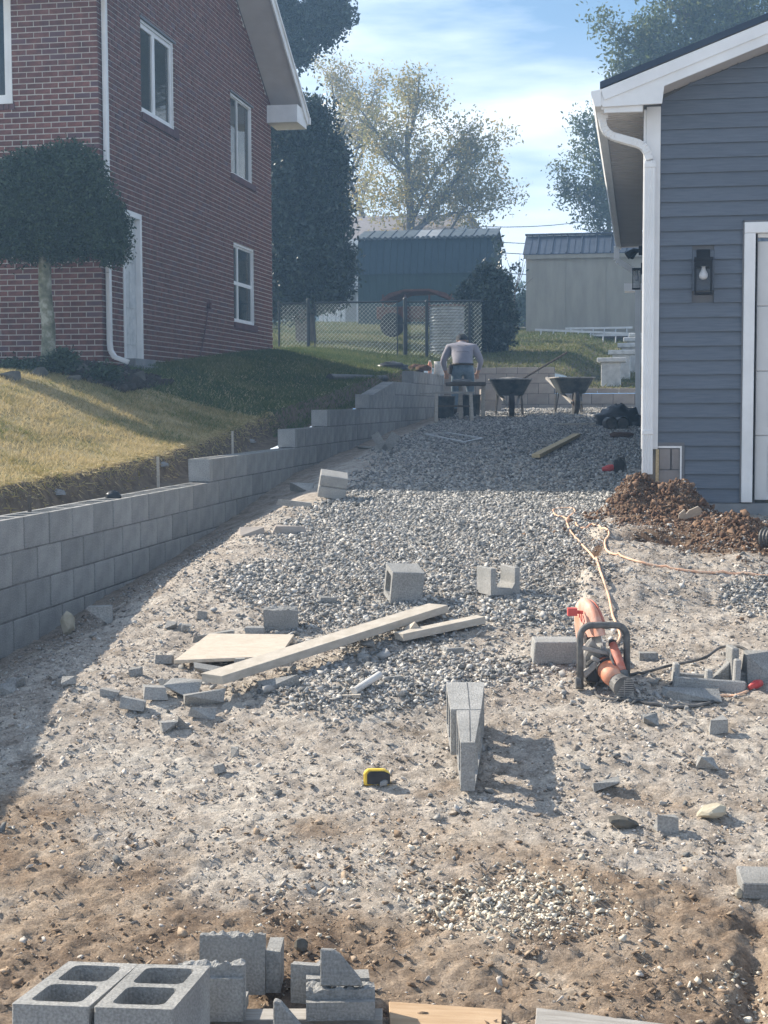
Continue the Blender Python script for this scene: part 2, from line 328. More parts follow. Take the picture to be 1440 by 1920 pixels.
# ------------------------------------------------------------------ object helpers
ORG = {}
def thing(name, label, cat, loc, group=None, rotz=0.0):
    o = bpy.data.objects.new(name, None); COL.objects.link(o); o.empty_display_size = .2
    o.location = loc; o.rotation_euler = (0, 0, rotz); o['label'] = label; o['category'] = cat
    if group: o['group'] = group
    ORG[o.name] = Vector(loc); return o
def tag(o, label, cat, group=None):
    o['label'] = label; o['category'] = cat
    if group: o['group'] = group
    return o
class MB:
    def __init__(s): s.v = []; s.f = []; s.mi = []; s.cur = 0
    def add(s, vs, fs):
        n = len(s.v); s.v += [tuple(p) for p in vs]; s.f += [tuple(i + n for i in q) for q in fs]; s.mi += [s.cur] * len(fs); return s
    def hexa(s, c8): return s.add(c8, [(0, 3, 2, 1), (4, 5, 6, 7), (0, 1, 5, 4), (1, 2, 6, 5), (2, 3, 7, 6), (3, 0, 4, 7)])
    def box(s, x0, x1, y0, y1, z0, z1, mt=None):
        c = [Vector(p) for p in ((x0, y0, z0), (x1, y0, z0), (x1, y1, z0), (x0, y1, z0), (x0, y0, z1), (x1, y0, z1), (x1, y1, z1), (x0, y1, z1))]
        if mt is not None: c = [mt @ p for p in c]
        return s.hexa(c)
    def beam(s, a, b, w, h, up=Vector((0, 0, 1))):
        a = Vector(a); b = Vector(b); d = (b - a).normalized(); sd_ = d.cross(up)
        if sd_.length < 1e-4: sd_ = d.cross(Vector((1, 0, 0)))
        sd_.normalize(); u = sd_.cross(d)
        q = lambda p, i, j: p + sd_ * (i * w / 2) + u * (j * h / 2)
        return s.hexa([q(a, -1, -1), q(a, 1, -1), q(b, 1, -1), q(b, -1, -1), q(a, -1, 1), q(a, 1, 1), q(b, 1, 1), q(b, -1, 1)])
    def tube(s, pts, r, n=8, cap=True, closed=False):
        pts = [Vector(p) for p in pts]; k = len(pts); rr = r if isinstance(r, (list, tuple)) else [r] * k
        vs = []; prev = None
        for i, p in enumerate(pts):
            if closed: d = pts[(i + 1) % k] - pts[i - 1]
            else: d = pts[min(i + 1, k - 1)] - pts[max(i - 1, 0)]
            d.normalize()
            if prev is None:
                u = d.cross(Vector((0, 0, 1)))
                if u.length < .05: u = d.cross(Vector((1, 0, 0)))
            else: u = prev - d * prev.dot(d)
            u.normalize(); prev = u; w = d.cross(u)
            for j in range(n):
                a = 2 * math.pi * j / n; vs.append(p + (u * math.cos(a) + w * math.sin(a)) * rr[i])
        fs = []
        for i in range(k if closed else k - 1):
            i2 = (i + 1) % k
            for j in range(n): fs.append((i * n + j, i * n + (j + 1) % n, i2 * n + (j + 1) % n, i2 * n + j))
        if cap and not closed: fs.append(tuple(range(n - 1, -1, -1))); fs.append(tuple((k - 1) * n + j for j in range(n)))
        return s.add(vs, fs)
    def prism(s, poly, h0, h1, fn):
        """poly of 2D points extruded between h0 and h1; fn(a,b,h)->point"""
        n = len(poly); vs = [fn(a, b, h0) for a, b in poly] + [fn(a, b, h1) for a, b in poly]
        fs = [tuple(range(n - 1, -1, -1)), tuple(range(n, 2 * n))] + [(i, (i + 1) % n, n + (i + 1) % n, n + i) for i in range(n)]
        return s.add(vs, fs)
    def sheet(s, quad):
        return s.add(quad, [tuple(range(len(quad)))])
    def build(s, name, mt, parent=None, world=True, smooth=False, bevel=0, link=True, auto=False, loc=None):
        me = bpy.data.meshes.new(name)
        off = Vector((0, 0, 0))
        if world and parent is not None: off = ORG.get(parent.name, Vector((0, 0, 0)))
        if loc is not None: off = Vector(loc)
        me.from_pydata([(p[0] - off.x, p[1] - off.y, p[2] - off.z) for p in s.v], [], s.f)
        for q in (mt if isinstance(mt, (list, tuple)) else [mt]): me.materials.append(M[q])
        if any(s.mi): me.polygons.foreach_set('material_index', s.mi)
        bm = bmesh.new(); bm.from_mesh(me); bmesh.ops.recalc_face_normals(bm, faces=bm.faces)
        if bevel: 
            bmesh.ops.remove_doubles(bm, verts=bm.verts, dist=1e-5)
            ed = [e for e in bm.edges if len(e.link_faces) == 2 and e.calc_face_angle(0) > .5]
            bmesh.ops.bevel(bm, geom=ed, offset=bevel, segments=1, affect='EDGES')
        bm.to_mesh(me); bm.free()
        if smooth: me.polygons.foreach_set('use_smooth', [True] * len(me.polygons))
        me.update()
        o = bpy.data.objects.new(name, me)
        if link: COL.objects.link(o)
        if parent is not None: o.parent = parent; ORG[o.name] = off
        elif loc is not None: o.location = loc; ORG[o.name] = Vector(loc)
        return o
def part(name, fn, mt, parent, **k):
    b = MB(); fn(b); return b.build(name, mt, parent, **k)
def inst(name, mesh, parent, loc, rot=(0, 0, 0), scale=(1, 1, 1)):
    o = bpy.data.objects.new(name, mesh); COL.objects.link(o); o.parent = parent
    o.location = loc; o.rotation_euler = rot; o.scale = scale; return o
def bulk(name, verts, faces_n, idx, mt, rnd=None, parent=None, kind='stuff', smooth=False):
    """fast mesh from numpy arrays, all faces with faces_n corners"""
    me = bpy.data.meshes.new(name); nv = len(verts); nf = len(idx) // faces_n
    me.vertices.add(nv); me.vertices.foreach_set('co', np.asarray(verts, np.float32).ravel())
    me.loops.add(nf * faces_n); me.loops.foreach_set('vertex_index', np.asarray(idx, np.int32).ravel())
    me.polygons.add(nf); me.polygons.foreach_set('loop_start', np.arange(0, nf * faces_n, faces_n, dtype=np.int32))
    me.polygons.foreach_set('loop_total', np.full(nf, faces_n, np.int32))
    if smooth: me.polygons.foreach_set('use_smooth', np.ones(nf, bool))
    me.materials.append(M[mt]); me.update(calc_edges=True)
    if rnd is not None:
        for an, vals, dom in rnd:
            a = me.attributes.new(an, 'FLOAT', dom); a.data.foreach_set('value', np.asarray(vals, np.float32))
    me.validate()
    o = bpy.data.objects.new(name, me); COL.objects.link(o)
    if parent is not None:
        o.parent = parent
        off = ORG.get(parent.name); me.transform(Matrix.Translation(-off)); 
    if kind: o['kind'] = kind
    return o
def struct(o): o['kind'] = 'structure'; return o

def rock_templates(k, seed, flat=.7, npts=9):
    out = []
    rr = random.Random(seed)
    for _ in range(k):
        bm = bmesh.new()
        for i in range(npts):
            v = Vector((rr.gauss(0, 1), rr.gauss(0, 1), rr.gauss(0, 1))).normalized() * rr.uniform(.8, 1.1)
            bm.verts.new((v.x, v.y * rr.uniform(.7, 1), v.z * flat))
        r = bmesh.ops.convex_hull(bm, input=bm.verts)
        bmesh.ops.delete(bm, geom=list({g for g in r['geom_unused'] + r['geom_interior'] if isinstance(g, bmesh.types.BMVert)}), context='VERTS')
        bmesh.ops.triangulate(bm, faces=bm.faces)
        bmesh.ops.recalc_face_normals(bm, faces=bm.faces)
        bm.verts.index_update()
        out.append((np.array([v.co[:] for v in bm.verts]), np.array([[v.index for v in f.verts] for f in bm.faces])))
        bm.free()
    return out
def scatter(name, XY, zf, size, mt, seed, tmpl, parent=None, sink=.3, rndf=None, kind='stuff'):
    rg = np.random.default_rng(seed); n = len(XY); z = zf(XY[:, 0], XY[:, 1])
    which = rg.integers(0, len(tmpl), n); ang = rg.uniform(0, 6.283, n); tilt = rg.normal(0, .35, (n, 2))
    rv = rg.uniform(0, 1, n) if rndf is None else rndf(rg, n)
    V = []; I = []; A = []; off = 0
    for t, (tv, tf) in enumerate(tmpl):
        k = np.where(which == t)[0]
        if not len(k): continue
        s = size[k][:, None]; v = tv[None] * s[:, :, None]
        ca, sa = np.cos(ang[k])[:, None], np.sin(ang[k])[:, None]
        x = v[:, :, 0] * ca - v[:, :, 1] * sa; y = v[:, :, 0] * sa + v[:, :, 1] * ca; zz = v[:, :, 2]
        zz2 = zz + x * tilt[k, 0][:, None] + y * tilt[k, 1][:, None]
        v = np.stack([x + XY[k, 0][:, None], y + XY[k, 1][:, None], zz2 + z[k][:, None] + s * sink], -1)
        V.append(v.reshape(-1, 3)); nf = len(tf)
        f = tf[None] + (np.arange(len(k)) * len(tv))[:, None, None] + off
        I.append(f.reshape(-1)); A.append(np.repeat(rv[k], nf)); off += len(k) * len(tv)
    return bulk(name, np.concatenate(V), 3, np.concatenate(I), mt, [('rnd', np.concatenate(A), 'FACE')], parent, kind)
ROCK = rock_templates(12, 3, .65, 9); ROCKR = rock_templates(14, 5, .75, 10); ROCKF = rock_templates(12, 8, .42, 9)

def grid_mesh(name, xs, ys, hf, mt, attrs=None, mask=None):
    X, Y = np.meshgrid(xs, ys); Z = hf(X, Y); nx, ny = len(xs), len(ys)
    v = np.stack([X, Y, Z], -1).reshape(-1, 3)
    i = (np.arange(ny - 1)[:, None] * nx + np.arange(nx - 1)[None])
    f = np.stack([i, i + 1, i + nx + 1, i + nx], -1).reshape(-1, 4)
    a = [(k, fn(X, Y).ravel(), 'POINT') for k, fn in (attrs or {}).items()]
    o = bulk(name, v, 4, f.reshape(-1), mt, a or None, None, 'structure', True)
    return o
def steps(*segs):
    out = [segs[0][0]]
    for a, b, s in segs:
        n = max(1, int(round((b - a) / s))); out += list(np.linspace(a, b, n + 1)[1:])
    return np.array(out)
def geo(a, b, k, smin):
    out = [a]
    while out[-1] < b: out.append(out[-1] + max(smin, k * out[-1]))
    out[-1] = b; return np.array(out)

# ------------------------------------------------------------------ the ground
def gravel_mask(X, Y):
    """how much crushed stone lies here, 0..1"""
    n = fbm(X * 1.6, Y * 1.6, 4, 51) - .5
    left = -2.55 + .9 * sst(9.5, 7.4, Y) - .5 * sst(12, 20, Y)
    right = -.62 + .35 * sst(13, 10, Y) + .7 * sst(11.6, 13.0, Y)
    main = sst(-.25, .25, X - left + n * .9) * sst(.2, -.2, X - right + n * .6) * sst(7.5, 8.6, Y + n * 1.4)
    mid = 1.1 * gauss(X, Y, -1.30, 6.85, .50, .42) + .85 * gauss(X, Y, -1.05, 7.5, .75, .45) + .6 * gauss(X, Y, -.95, 5.95, .35, .22)
    rt = 1.1 * gauss(X, Y, .85, 9.1, .32, .6) + .55 * gauss(X, Y, .25, 6.9, .6, .45)
    m2 = np.clip(mid + rt + n * 1.1, 0, 1.2)
    return np.clip(np.maximum(main, sst(.38, .85, m2)), 0, 1)
def dustf(X, Y):
    n = fbm(X * 2.2, Y * 2.2, 4, 61) - .5
    return np.clip(sst(4.6, 5.6, Y + n * 3.0) * .92 + .25 * n + .55 * gauss(X, Y, -.42, 4.9, .32, .22), 0, 1) * (1 - .8 * sst(12, 14, Y) * 0)
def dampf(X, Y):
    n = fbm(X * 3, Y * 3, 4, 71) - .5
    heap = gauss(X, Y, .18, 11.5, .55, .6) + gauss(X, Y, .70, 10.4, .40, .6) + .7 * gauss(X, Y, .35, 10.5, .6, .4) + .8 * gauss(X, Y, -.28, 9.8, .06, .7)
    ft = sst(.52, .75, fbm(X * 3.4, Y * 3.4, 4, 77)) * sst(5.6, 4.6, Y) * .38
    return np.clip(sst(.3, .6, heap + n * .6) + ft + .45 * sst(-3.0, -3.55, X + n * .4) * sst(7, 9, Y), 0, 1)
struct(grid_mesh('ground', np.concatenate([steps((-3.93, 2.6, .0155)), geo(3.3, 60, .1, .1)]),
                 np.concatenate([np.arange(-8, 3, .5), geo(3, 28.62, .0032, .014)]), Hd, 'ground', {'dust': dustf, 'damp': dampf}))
struct(grid_mesh('lawn', np.concatenate([-geo(9, 120, .08, .2)[::-1], steps((-8.9, -4.3, .10), (-4.3, -4.26, .02))]),
                 np.concatenate([np.arange(-8, 6, .5), geo(6, 28.62, .007, .05)]), lambda X, Y: Hl(X, Y), 'lawn'))
struct(grid_mesh('soil_bank', steps((-4.26, -3.90, .016)), geo(4, 28.62, .005, .03), lambda X, Y: Hl(X, Y) + .02 * (fbm(X * 20, Y * 20, 3, 3) - .5) * (X > -4.255), 'soil_face'))
struct(grid_mesh('back_yard', np.concatenate([-geo(12, 900, .12, .4)[::-1], steps((-11.8, 8, .2)), geo(8.3, 900, .12, .4)]),
                 geo(28.6, 1500, .012, .2), lambda X, Y: Hy(X, Y), 'yard'))

# crushed stone, chips and clods lying on it
def sample(n, x0, x1, y0, y1, dens, seed):
    rg = np.random.default_rng(seed); X = rg.uniform(x0, x1, n); Y = rg.uniform(y0, y1, n)
    k = rg.uniform(0, 1, n) < dens(X, Y); return np.stack([X[k], Y[k]], -1)
rg = np.random.default_rng(11)
xy = sample(210000, -3.2, 2.2, 5.0, 13.5, lambda X, Y: gravel_mask(X, Y) * .95, 12)
sz = rg.lognormal(math.log(.0088), .5, len(xy)).clip(.004, .028)
scatter('gravel', xy, Hd, sz, 'stone', 13, ROCK)
xy = sample(52000, -3.2, .6, 13.5, 28.3, lambda X, Y: gravel_mask(X, Y) * .9, 14)
scatter('gravel', xy, Hd, rg.lognormal(math.log(.0155), .3, len(xy)), 'stone', 15, ROCK)
xy = sample(26000, -3.6, 2.6, 3.4, 12.5, lambda X, Y: (.16 + .5 * (fbm(X * 4, Y * 4, 3, 81) > .55)) * sst(4.6, 6.0, Y), 16)
scatter('loose_stone_chips', xy, Hd, rg.lognormal(math.log(.0075), .5, len(xy)).clip(.003, .028), 'stone', 17, ROCK)
xy = sample(120000, -3.6, 2.3, 4.2, 12.3, lambda X, Y: (dustf(X, Y) * .8 + .1) * (.45 + .55 * (fbm(X * 6, Y * 6, 3, 82) > .48)), 161)
scatter('dusty_grit', xy, Hd, rg.lognormal(math.log(.0054), .55, len(xy)).clip(.003, .022), 'grit', 162, ROCKF)
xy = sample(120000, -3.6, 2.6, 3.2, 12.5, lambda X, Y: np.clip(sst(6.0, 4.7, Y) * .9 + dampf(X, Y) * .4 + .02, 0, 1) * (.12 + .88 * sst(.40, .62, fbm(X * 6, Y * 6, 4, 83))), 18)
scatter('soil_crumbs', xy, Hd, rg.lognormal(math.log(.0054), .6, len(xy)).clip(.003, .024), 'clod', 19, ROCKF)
xy = sample(34000, -1.5, .5, 4.0, 5.6, lambda X, Y: np.clip(1.2 * gauss(X, Y, -.42, 4.88, .28, .19) + .5 * (fbm(X * 5, Y * 5, 3, 87) - .55), 0, 1), 20)
scatter('limestone_chips', xy, Hd, rg.lognormal(math.log(.0056), .5, len(xy)).clip(.002, .018), 'stone_white', 21, ROCK)
xy = sample(1500, -3.0, -.6, 6.2, 9.6, lambda X, Y: np.clip(gauss(X, Y, -2.05, 7.4, .42, .62) + .5 * gauss(X, Y, -2.35, 8.4, .3, .5) + .4 * gauss(X, Y, -1.5, 7.4, .5, .4), 0, 1) * (fbm(X * 7, Y * 7, 3, 88) > .45) * .55, 201)
scatter('block_rubble', xy, Hd, rg.lognormal(math.log(.018), .5, len(xy)).clip(.009, .05), 'rubble_chip', 202, ROCK)
xy = sample(500, -3, 2.2, 3.4, 6.5, lambda X, Y: X * 0 + .6, 22)
scatter('pale_chips', xy, Hd, rg.lognormal(math.log(.007), .4, len(xy)), 'stone_white', 23, ROCK)
def heapd(X, Y): return np.clip(gauss(X, Y, -.02, 11.65, .24, .34) + gauss(X, Y, .31, 11.5, .22, .32) + .9 * gauss(X, Y, .70, 10.5, .28, .42) + .30 * gauss(X, Y, .30, 11.1, .6, .3), 0, 1)
xy = sample(42000, -.9, 2.0, 9.3, 12.05, heapd, 24)
scatter('spoil_clods', xy, Hd, rg.lognormal(math.log(.0100), .55, len(xy)).clip(.004, .042), 'clod_dark', 25, ROCKR)

# grass: short dry blades, one triangle each
def grass(name, XY, zf, h, w, mt, rnd, seed):
    rg = np.random.default_rng(seed); n = len(XY); z = zf(XY[:, 0], XY[:, 1]) - .004
    a = rg.uniform(0, 6.283, n); hh = h * rg.uniform(.5, 1.3, n); lean = rg.normal(0, .75, (n, 2)) * hh[:, None]
    ww = w * rg.uniform(.6, 1.3, n)
    c = np.stack([XY[:, 0], XY[:, 1], z], -1); d = np.stack([np.cos(a) * ww, np.sin(a) * ww, 0 * a], -1)
    t = c + np.stack([lean[:, 0], lean[:, 1], hh], -1)
    v = np.stack([c - d, c + d, t], 1).reshape(-1, 3)
    return bulk(name, v, 3, np.arange(3 * n), mt, [('rnd', rnd(rg, XY), 'FACE')])
def lawn_rnd(rg, XY):
    g = fbm(XY[:, 0] * 1.3, XY[:, 1] * 1.3, 3, 91)
    dry = sst(.32, .6, g) * .55 + .25
    dry = dry * (1 - .55 * sst(13.5, 17, XY[:, 1]))
    return np.clip(dry + rg.normal(0, .22, len(XY)), 0, 1)
xy = sample(170000, -9.5, -4.05, 7.2, 16.5, lambda X, Y: sst(-4.14, -4.30, X) * (.5 + .5 * (fbm(X * 3, Y * 3, 3, 93) > .45)), 26)
grass('lawn_grass', xy, Hl, .040, .0045, 'grass', lawn_rnd, 27)
xy = sample(80000, -8.5, -3.95, 16.5, 30.5, lambda X, Y: (X > -6.45) | (Y < 17.0), 28)
grass('lawn_grass', xy, lambda X, Y: np.where(Y > 28.6, Hy(X, Y), Hl(X, Y)), .055, .008, 'grass_green', lambda rg, XY: np.clip(fbm(XY[:, 0], XY[:, 1], 3, 95) - .2 + rg.normal(0, .2, len(XY)), 0, 1), 29)
xy = sample(60000, -11, 1.5, 28.8, 46, lambda X, Y: X * 0 + .9, 30)
grass('yard_grass', xy, Hy, .07, .014, 'grass_green', lambda rg, XY: np.clip(fbm(XY[:, 0] * .7, XY[:, 1] * .7, 3, 97) + .12 + rg.normal(0, .2, len(XY)), 0, 1), 31)
# dead roots and thatch hanging over the cut edge
rgm = np.random.default_rng(33); n = 9000
Yr = rgm.uniform(7.2, 17, n); Xr = -4.27 + .06 * vn(Yr * 5, Yr * 0, 3) + rgm.normal(0, .05, n)
zr = Hl(Xr, Yr) + rgm.uniform(-.01, .03, n)
c = np.stack([Xr, Yr, zr], -1); dd = rgm.normal(0, .035, (n, 3)); dd[:, 2] = -abs(dd[:, 2]) + .012
w_ = rgm.normal(0, .002, (n, 3)) + .0015
v = np.stack([c - w_, c + w_, c + dd], 1).reshape(-1, 3)
bulk('thatch_fringe', v, 3, np.arange(3 * n), 'grass', [('rnd', np.clip(rgm.normal(.65, .25, n), 0, 1), 'FACE')])

# ------------------------------------------------------------------ block shapes
def rrect(x0, x1, y0, y1, r, n=3):
    out = []
    for cx, cy, a0 in ((x1 - r, y1 - r, 0), (x0 + r, y1 - r, 90), (x0 + r, y0 + r, 180), (x1 - r, y0 + r, 270)):
        for k in range(n + 1):
            a = R(a0 + 90 * k / n); out.append((cx + r * math.cos(a), cy + r * math.sin(a)))
    return out
def holed(outer, holes, h, name='concrete_block', mt='cmu', taper=.0):
    bm = bmesh.new(); loops = []
    for lp in [outer] + holes:
        vs = [bm.verts.new((x, y, 0)) for x, y in lp]; loops.append(vs)
        for i in range(len(vs)): bm.edges.new((vs[i], vs[(i + 1) % len(vs)]))
    bmesh.ops.triangle_fill(bm, edges=bm.edges, use_beauty=True, use_dissolve=False)
    fs = list(bm.faces); r = bmesh.ops.extrude_face_region(bm, geom=fs)
    for v in [g for g in r['geom'] if isinstance(g, bmesh.types.BMVert)]: v.co.z = h
    bmesh.ops.recalc_face_normals(bm, faces=bm.faces)
    me = bpy.data.meshes.new(name); bm.to_mesh(me); bm.free(); me.materials.append(M[mt]); return me
def cmu_mesh(L=.38, Wd=.195, Hh=.195, cells=2, mt='cmu', sh=.032):
    ch = .004; o = [(ch, 0), (L - ch, 0), (L, ch), (L, Wd - ch), (L - ch, Wd), (ch, Wd), (0, Wd - ch), (0, ch)]
    holes = []; cw = (L - (cells + 1) * .032) / cells
    for k in range(cells):
        x0 = .032 + k * (cw + .032); holes.append(rrect(x0, x0 + cw, sh, Wd - sh, .022))
    return holed(o, holes, Hh, mt=mt)
def solid_mesh(L, Wd, Hh, name='concrete_block', mt='cmu', bev=.004):
    b = MB(); b.box(0, L, 0, Wd, 0, Hh); o = b.build(name, mt, link=False, bevel=bev); me = o.data; bpy.data.objects.remove(o); return me
ME_CMU = cmu_mesh(); ME_SOLID = solid_mesh(.38, .195, .195); ME_HALF = solid_mesh(.185, .195, .195)
ME_CAP = solid_mesh(.38, .195, .095)

# ------------------------------------------------------------------ left retaining wall
XF = -3.70; MOD = .39; CH = .205; ZT = -.673; Y0 = 8.589
starts = {0: 5.0, 1: 12.59, 2: 15.88, 3: 17.56, 4: 20.37, 6: 24.5, 5: 22.6}
wall = thing('retaining_wall', 'long stepped grey concrete block retaining wall along the lawn', 'wall', (XF, 8, -1.6))
O = Vector((XF, 8, -1.6)); rj = random.Random(4)
mj = MB()
def top_at(y):
    t = 0
    for k in range(0, 7):
        if y >= starts[k] - .01: t = k
    return t
for k in range(-5, 7):
    ys = starts.get(k, 5.0) if k >= 0 else 5.0
    ztop = ZT + k * CH; zb = ztop - .195
    yy = Y0 + (MOD / 2 if k % 2 else 0) - MOD * 12
    first = True
    while yy < 28.35:
        a, b2 = yy, min(yy + MOD, 28.40); yy += MOD
        if b2 <= ys + .06: continue
        if a < ys: a = ys
        gz = float(Hd(XF + .06, np.array((a + b2) / 2)))
        if ztop < gz - .03: continue
        ln = b2 - a - .012
        if ln < .05: continue
        open_top = (top_at(a + .1) == k)
        me = ME_CMU if (open_top and a < 20) else ME_SOLID
        o = inst('concrete_block', me, wall, Vector((XF + rj.uniform(-.003, .003), a + .006, zb)) - O, (0, 0, math.pi / 2), (ln / .38, 1, 1))
    a0 = max(ys, 5.0) + .01
    for x0, x1 in ((XF - .035, XF - .005), (XF - .19, XF - .16)):
        mj.box(x0, x1, a0, 28.38, zb - .012, zb - .0005)
    # upright joints of the course
    yy = Y0 + (MOD / 2 if k % 2 else 0) - MOD * 12
    while yy < 28.3:
        if yy > ys + .05:
            for x0, x1 in ((XF - .035, XF - .005),): mj.box(x0, x1, yy - .0052, yy + .0052, zb, ztop - .004)
        yy += MOD
mj.build('mortar', 'mortar', wall)
# blocks cut on a slope where the wall climbs
b = MB(); b.prism([(20.75, ZT + 4 * CH), (22.6, ZT + 4 * CH), (22.6, ZT + 5 * CH)], XF - .19, XF, lambda a, c, h: (h, a, c))
b.build('sloped_cut_block', 'cmu', wall)['label'] = 'blocks cut to a slope where the wall steps up'

# ------------------------------------------------------------------ cross wall at the end
YB = 28.40
bw = thing('block_wall', 'low brownish grey block wall across the end of the drive behind the wheelbarrows', 'wall', (-1.5, YB, -.2))
OB = Vector((-1.5, YB, -.2)); xs_step = PY(1040, 700, YB).x
mb_ = MB()
for k, (z0, z1) in enumerate([(-.40, -.205), (-.20, -.005), (0, .195), (.20, .395), (.40, .575), (.58, .70)]):
    x = XF - (.195 if k % 2 else 0); xe = 2.2 if k < 3 else xs_step
    while x < xe - .05:
        x1 = min(x + .40, xe)
        me = solid_mesh(x1 - x - .011, .19, z1 - z0 - .004, mt='cmu_tan') if abs(x1 - x - .4) > .01 or k > 3 else None
        if me is None:
            key = 'bw%d' % (k > 3)
            me = ORG.get(key) or solid_mesh(.389, .19, .191, mt='cmu_tan'); ORG[key] = me
        inst('concrete_block', me, bw, Vector((x, YB, z0)) - OB); x = x1
    mb_.box(XF, xe - .005, YB + .006, YB + .18, z0 - .012, z1 - .006)
x = xs_step + .006
while x < 2.2:
    inst('cap_block', solid_mesh(.389, .19, .088, mt='cmu_tan'), bw, Vector((x, YB, .205)) - OB); x += .40
mb_.build('mortar', 'mortar', bw)

# ------------------------------------------------------------------ brick house
XH, YH, YH2 = -6.50, 17.55, 26.20
house = thing('brick_house', 'two storey red brick house with white windows on the left bank', 'house', (XH, YH, .4))
def zrake(y): return 5.30 + .57 * min(y - YH, YH2 - y)
def rect(p0, p1, p2, p3):
    """opening from four pixel corners TL TR BL BR"""
    q = [PX(*p, XH) for p in (p0, p1, p2, p3)]
    return [(q[0].y + q[2].y) / 2, (q[1].y + q[3].y) / 2, (q[2].z + q[3].z) / 2, (q[0].z + q[1].z) / 2]
W1 = rect((262, 30), (326, 80), (266, 214), (329, 250))
W2 = rect((432, 174), (473, 203), (433, 326), (474, 345))
W3 = rect((437, 449), (477, 469), (440, 598), (479, 609))
DR = rect((229, 387), (264, 401), (232, 667), (268, 672))
for w_ in (W1, W2, W3, DR):                       # square the openings on brick courses
    w_[2] = round(w_[2] / .0677) * .0677; w_[3] = round(w_[3] / .0677) * .0677
open_side = [W1, W2, W3, DR]
q0 = PY(22, 100, YH).x; q1 = PY(22, 190, YH).z
WF = [-7.95 - .95, q0, round(q1 / .0677) * .0677, 6.0]
def cells(y0, y1, z0, z1, ops, ztop=None):
    ye = sorted({y0, y1, *[o[0] for o in ops], *[o[1] for o in ops]}); ze = sorted({z0, z1, *[o[2] for o in ops], *[o[3] for o in ops]})
    ye = [v for v in ye if y0 <= v <= y1]; ze = [v for v in ze if z0 <= v <= z1]
    for a, b in zip(ye, ye[1:]):
        for c, d in zip(ze, ze[1:]):
            if any(o[0] - 1e-6 <= a and b <= o[1] + 1e-6 and o[2] - 1e-6 <= c and d <= o[3] + 1e-6 for o in ops): continue
            yield a, b, c, d
b = MB()
for a, b2, c, d in cells(YH + .012, YH2, -.2, 5.25, open_side): b.box(XH - .12, XH - .007, a, b2, c, d)
b.prism([(YH + .012, 5.25), (YH2, 5.25), ((YH + YH2) / 2, zrake((YH + YH2) / 2) - .03)], XH - .12, XH - .007, lambda a, c, h: (h, a, c))
for a, b2, c, d in cells(-12, XH - .121, -.2, 5.3, [WF]): b.box(a, b2, YH + .007, YH + .12, c, d)
b.box(XH - .12, XH - .007, YH + .007, YH + .012, -.2, 5.25)
b.box(-12, XH - .12, YH2 - .12, YH2 - .01, -.2, 5.3)
b.build('mortar_backing', 'brick_mortar', house)['label'] = 'pale mortar between the bricks'
BL, BH, BG = .203, .0677, .0135
rb = random.Random(9); many = MB(); brick_me = {}
def brick_mesh(L, dark):
    k = (round(L, 3), dark)
    if k not in brick_me: brick_me[k] = solid_mesh(L, .012, BH - BG, 'brick', 'brick_dark' if dark else 'brick', .0022)
    return brick_me[k]
def clip(a, b, z0, z1, ops):
    """parts of [a,b] at height z0..z1 outside the openings"""
    seg = [(a, b)]
    for o in ops:
        if z1 > o[2] + .01 and z0 < o[3] - .01:
            n = []
            for s, e in seg:
                if e <= o[0] or s >= o[1]: n.append((s, e)); continue
                if s < o[0]: n.append((s, o[0]))
                if e > o[1]: n.append((o[1], e))
            seg = n
    return [(s, e) for s, e in seg if e - s > .03]
front = []; side = []
nz0 = int(.15 / BH)
for r in range(nz0, int(5.28 / BH)):
    z0 = r * BH + BG / 2; z1 = z0 + BH - BG
    x = XH - (BL / 2 if r % 2 else 0)
    if r % 2: front.append((XH - BL / 2 + BG / 2, XH, z0))
    while x > -9.2:
        for s, e in clip(x - BL + BG / 2, x - BG / 2 if x < XH else XH, z0, z1, [WF]): front.append((s, e, z0))
        x -= BL
for r in range(nz0, int(7.8 / BH)):
    z0 = r * BH + BG / 2; z1 = z0 + BH - BG
    y = YH + (0 if r % 2 else .095)
    if not r % 2: side.append((YH + .012, YH + .095 - BG / 2, z0))
    while y < YH2:
        e_ = min(y + BL - BG / 2, YH2)
        s_ = y + BG / 2 if y > YH + .01 else YH + .012
        ym = min(zrake(s_), zrake(e_))
        if z1 < ym + .04:
            for s, e in clip(s_, e_, z0, z1, open_side): side.append((s, e, z0))
        y += BL
front.sort(key=lambda t: (t[0] < -7.95, -t[2] if t[2] > 5.0 else 0, abs(t[2] - 2.6)))
HO = Vector((XH, YH, .4))
for i, (s, e, z0) in enumerate(front):
    dk = rb.random() < .07; jit = rb.uniform(-.0015, .0015)
    if i < 290 and s > -8.1 and z0 < 5.1:
        inst('brick', brick_mesh(e - s, dk), house, Vector((s, YH + jit, z0)) - HO)
    else:
        many.cur = 1 if dk else 0; many.box(s, e, YH + jit, YH + .010, z0, z0 + BH - BG)
for s, e, z0 in side:
    many.cur = 1 if rb.random() < .06 else 0; jit = rb.uniform(-.0015, .0015)
    many.box(XH - .010, XH + jit, s, e, z0, z0 + BH - BG)
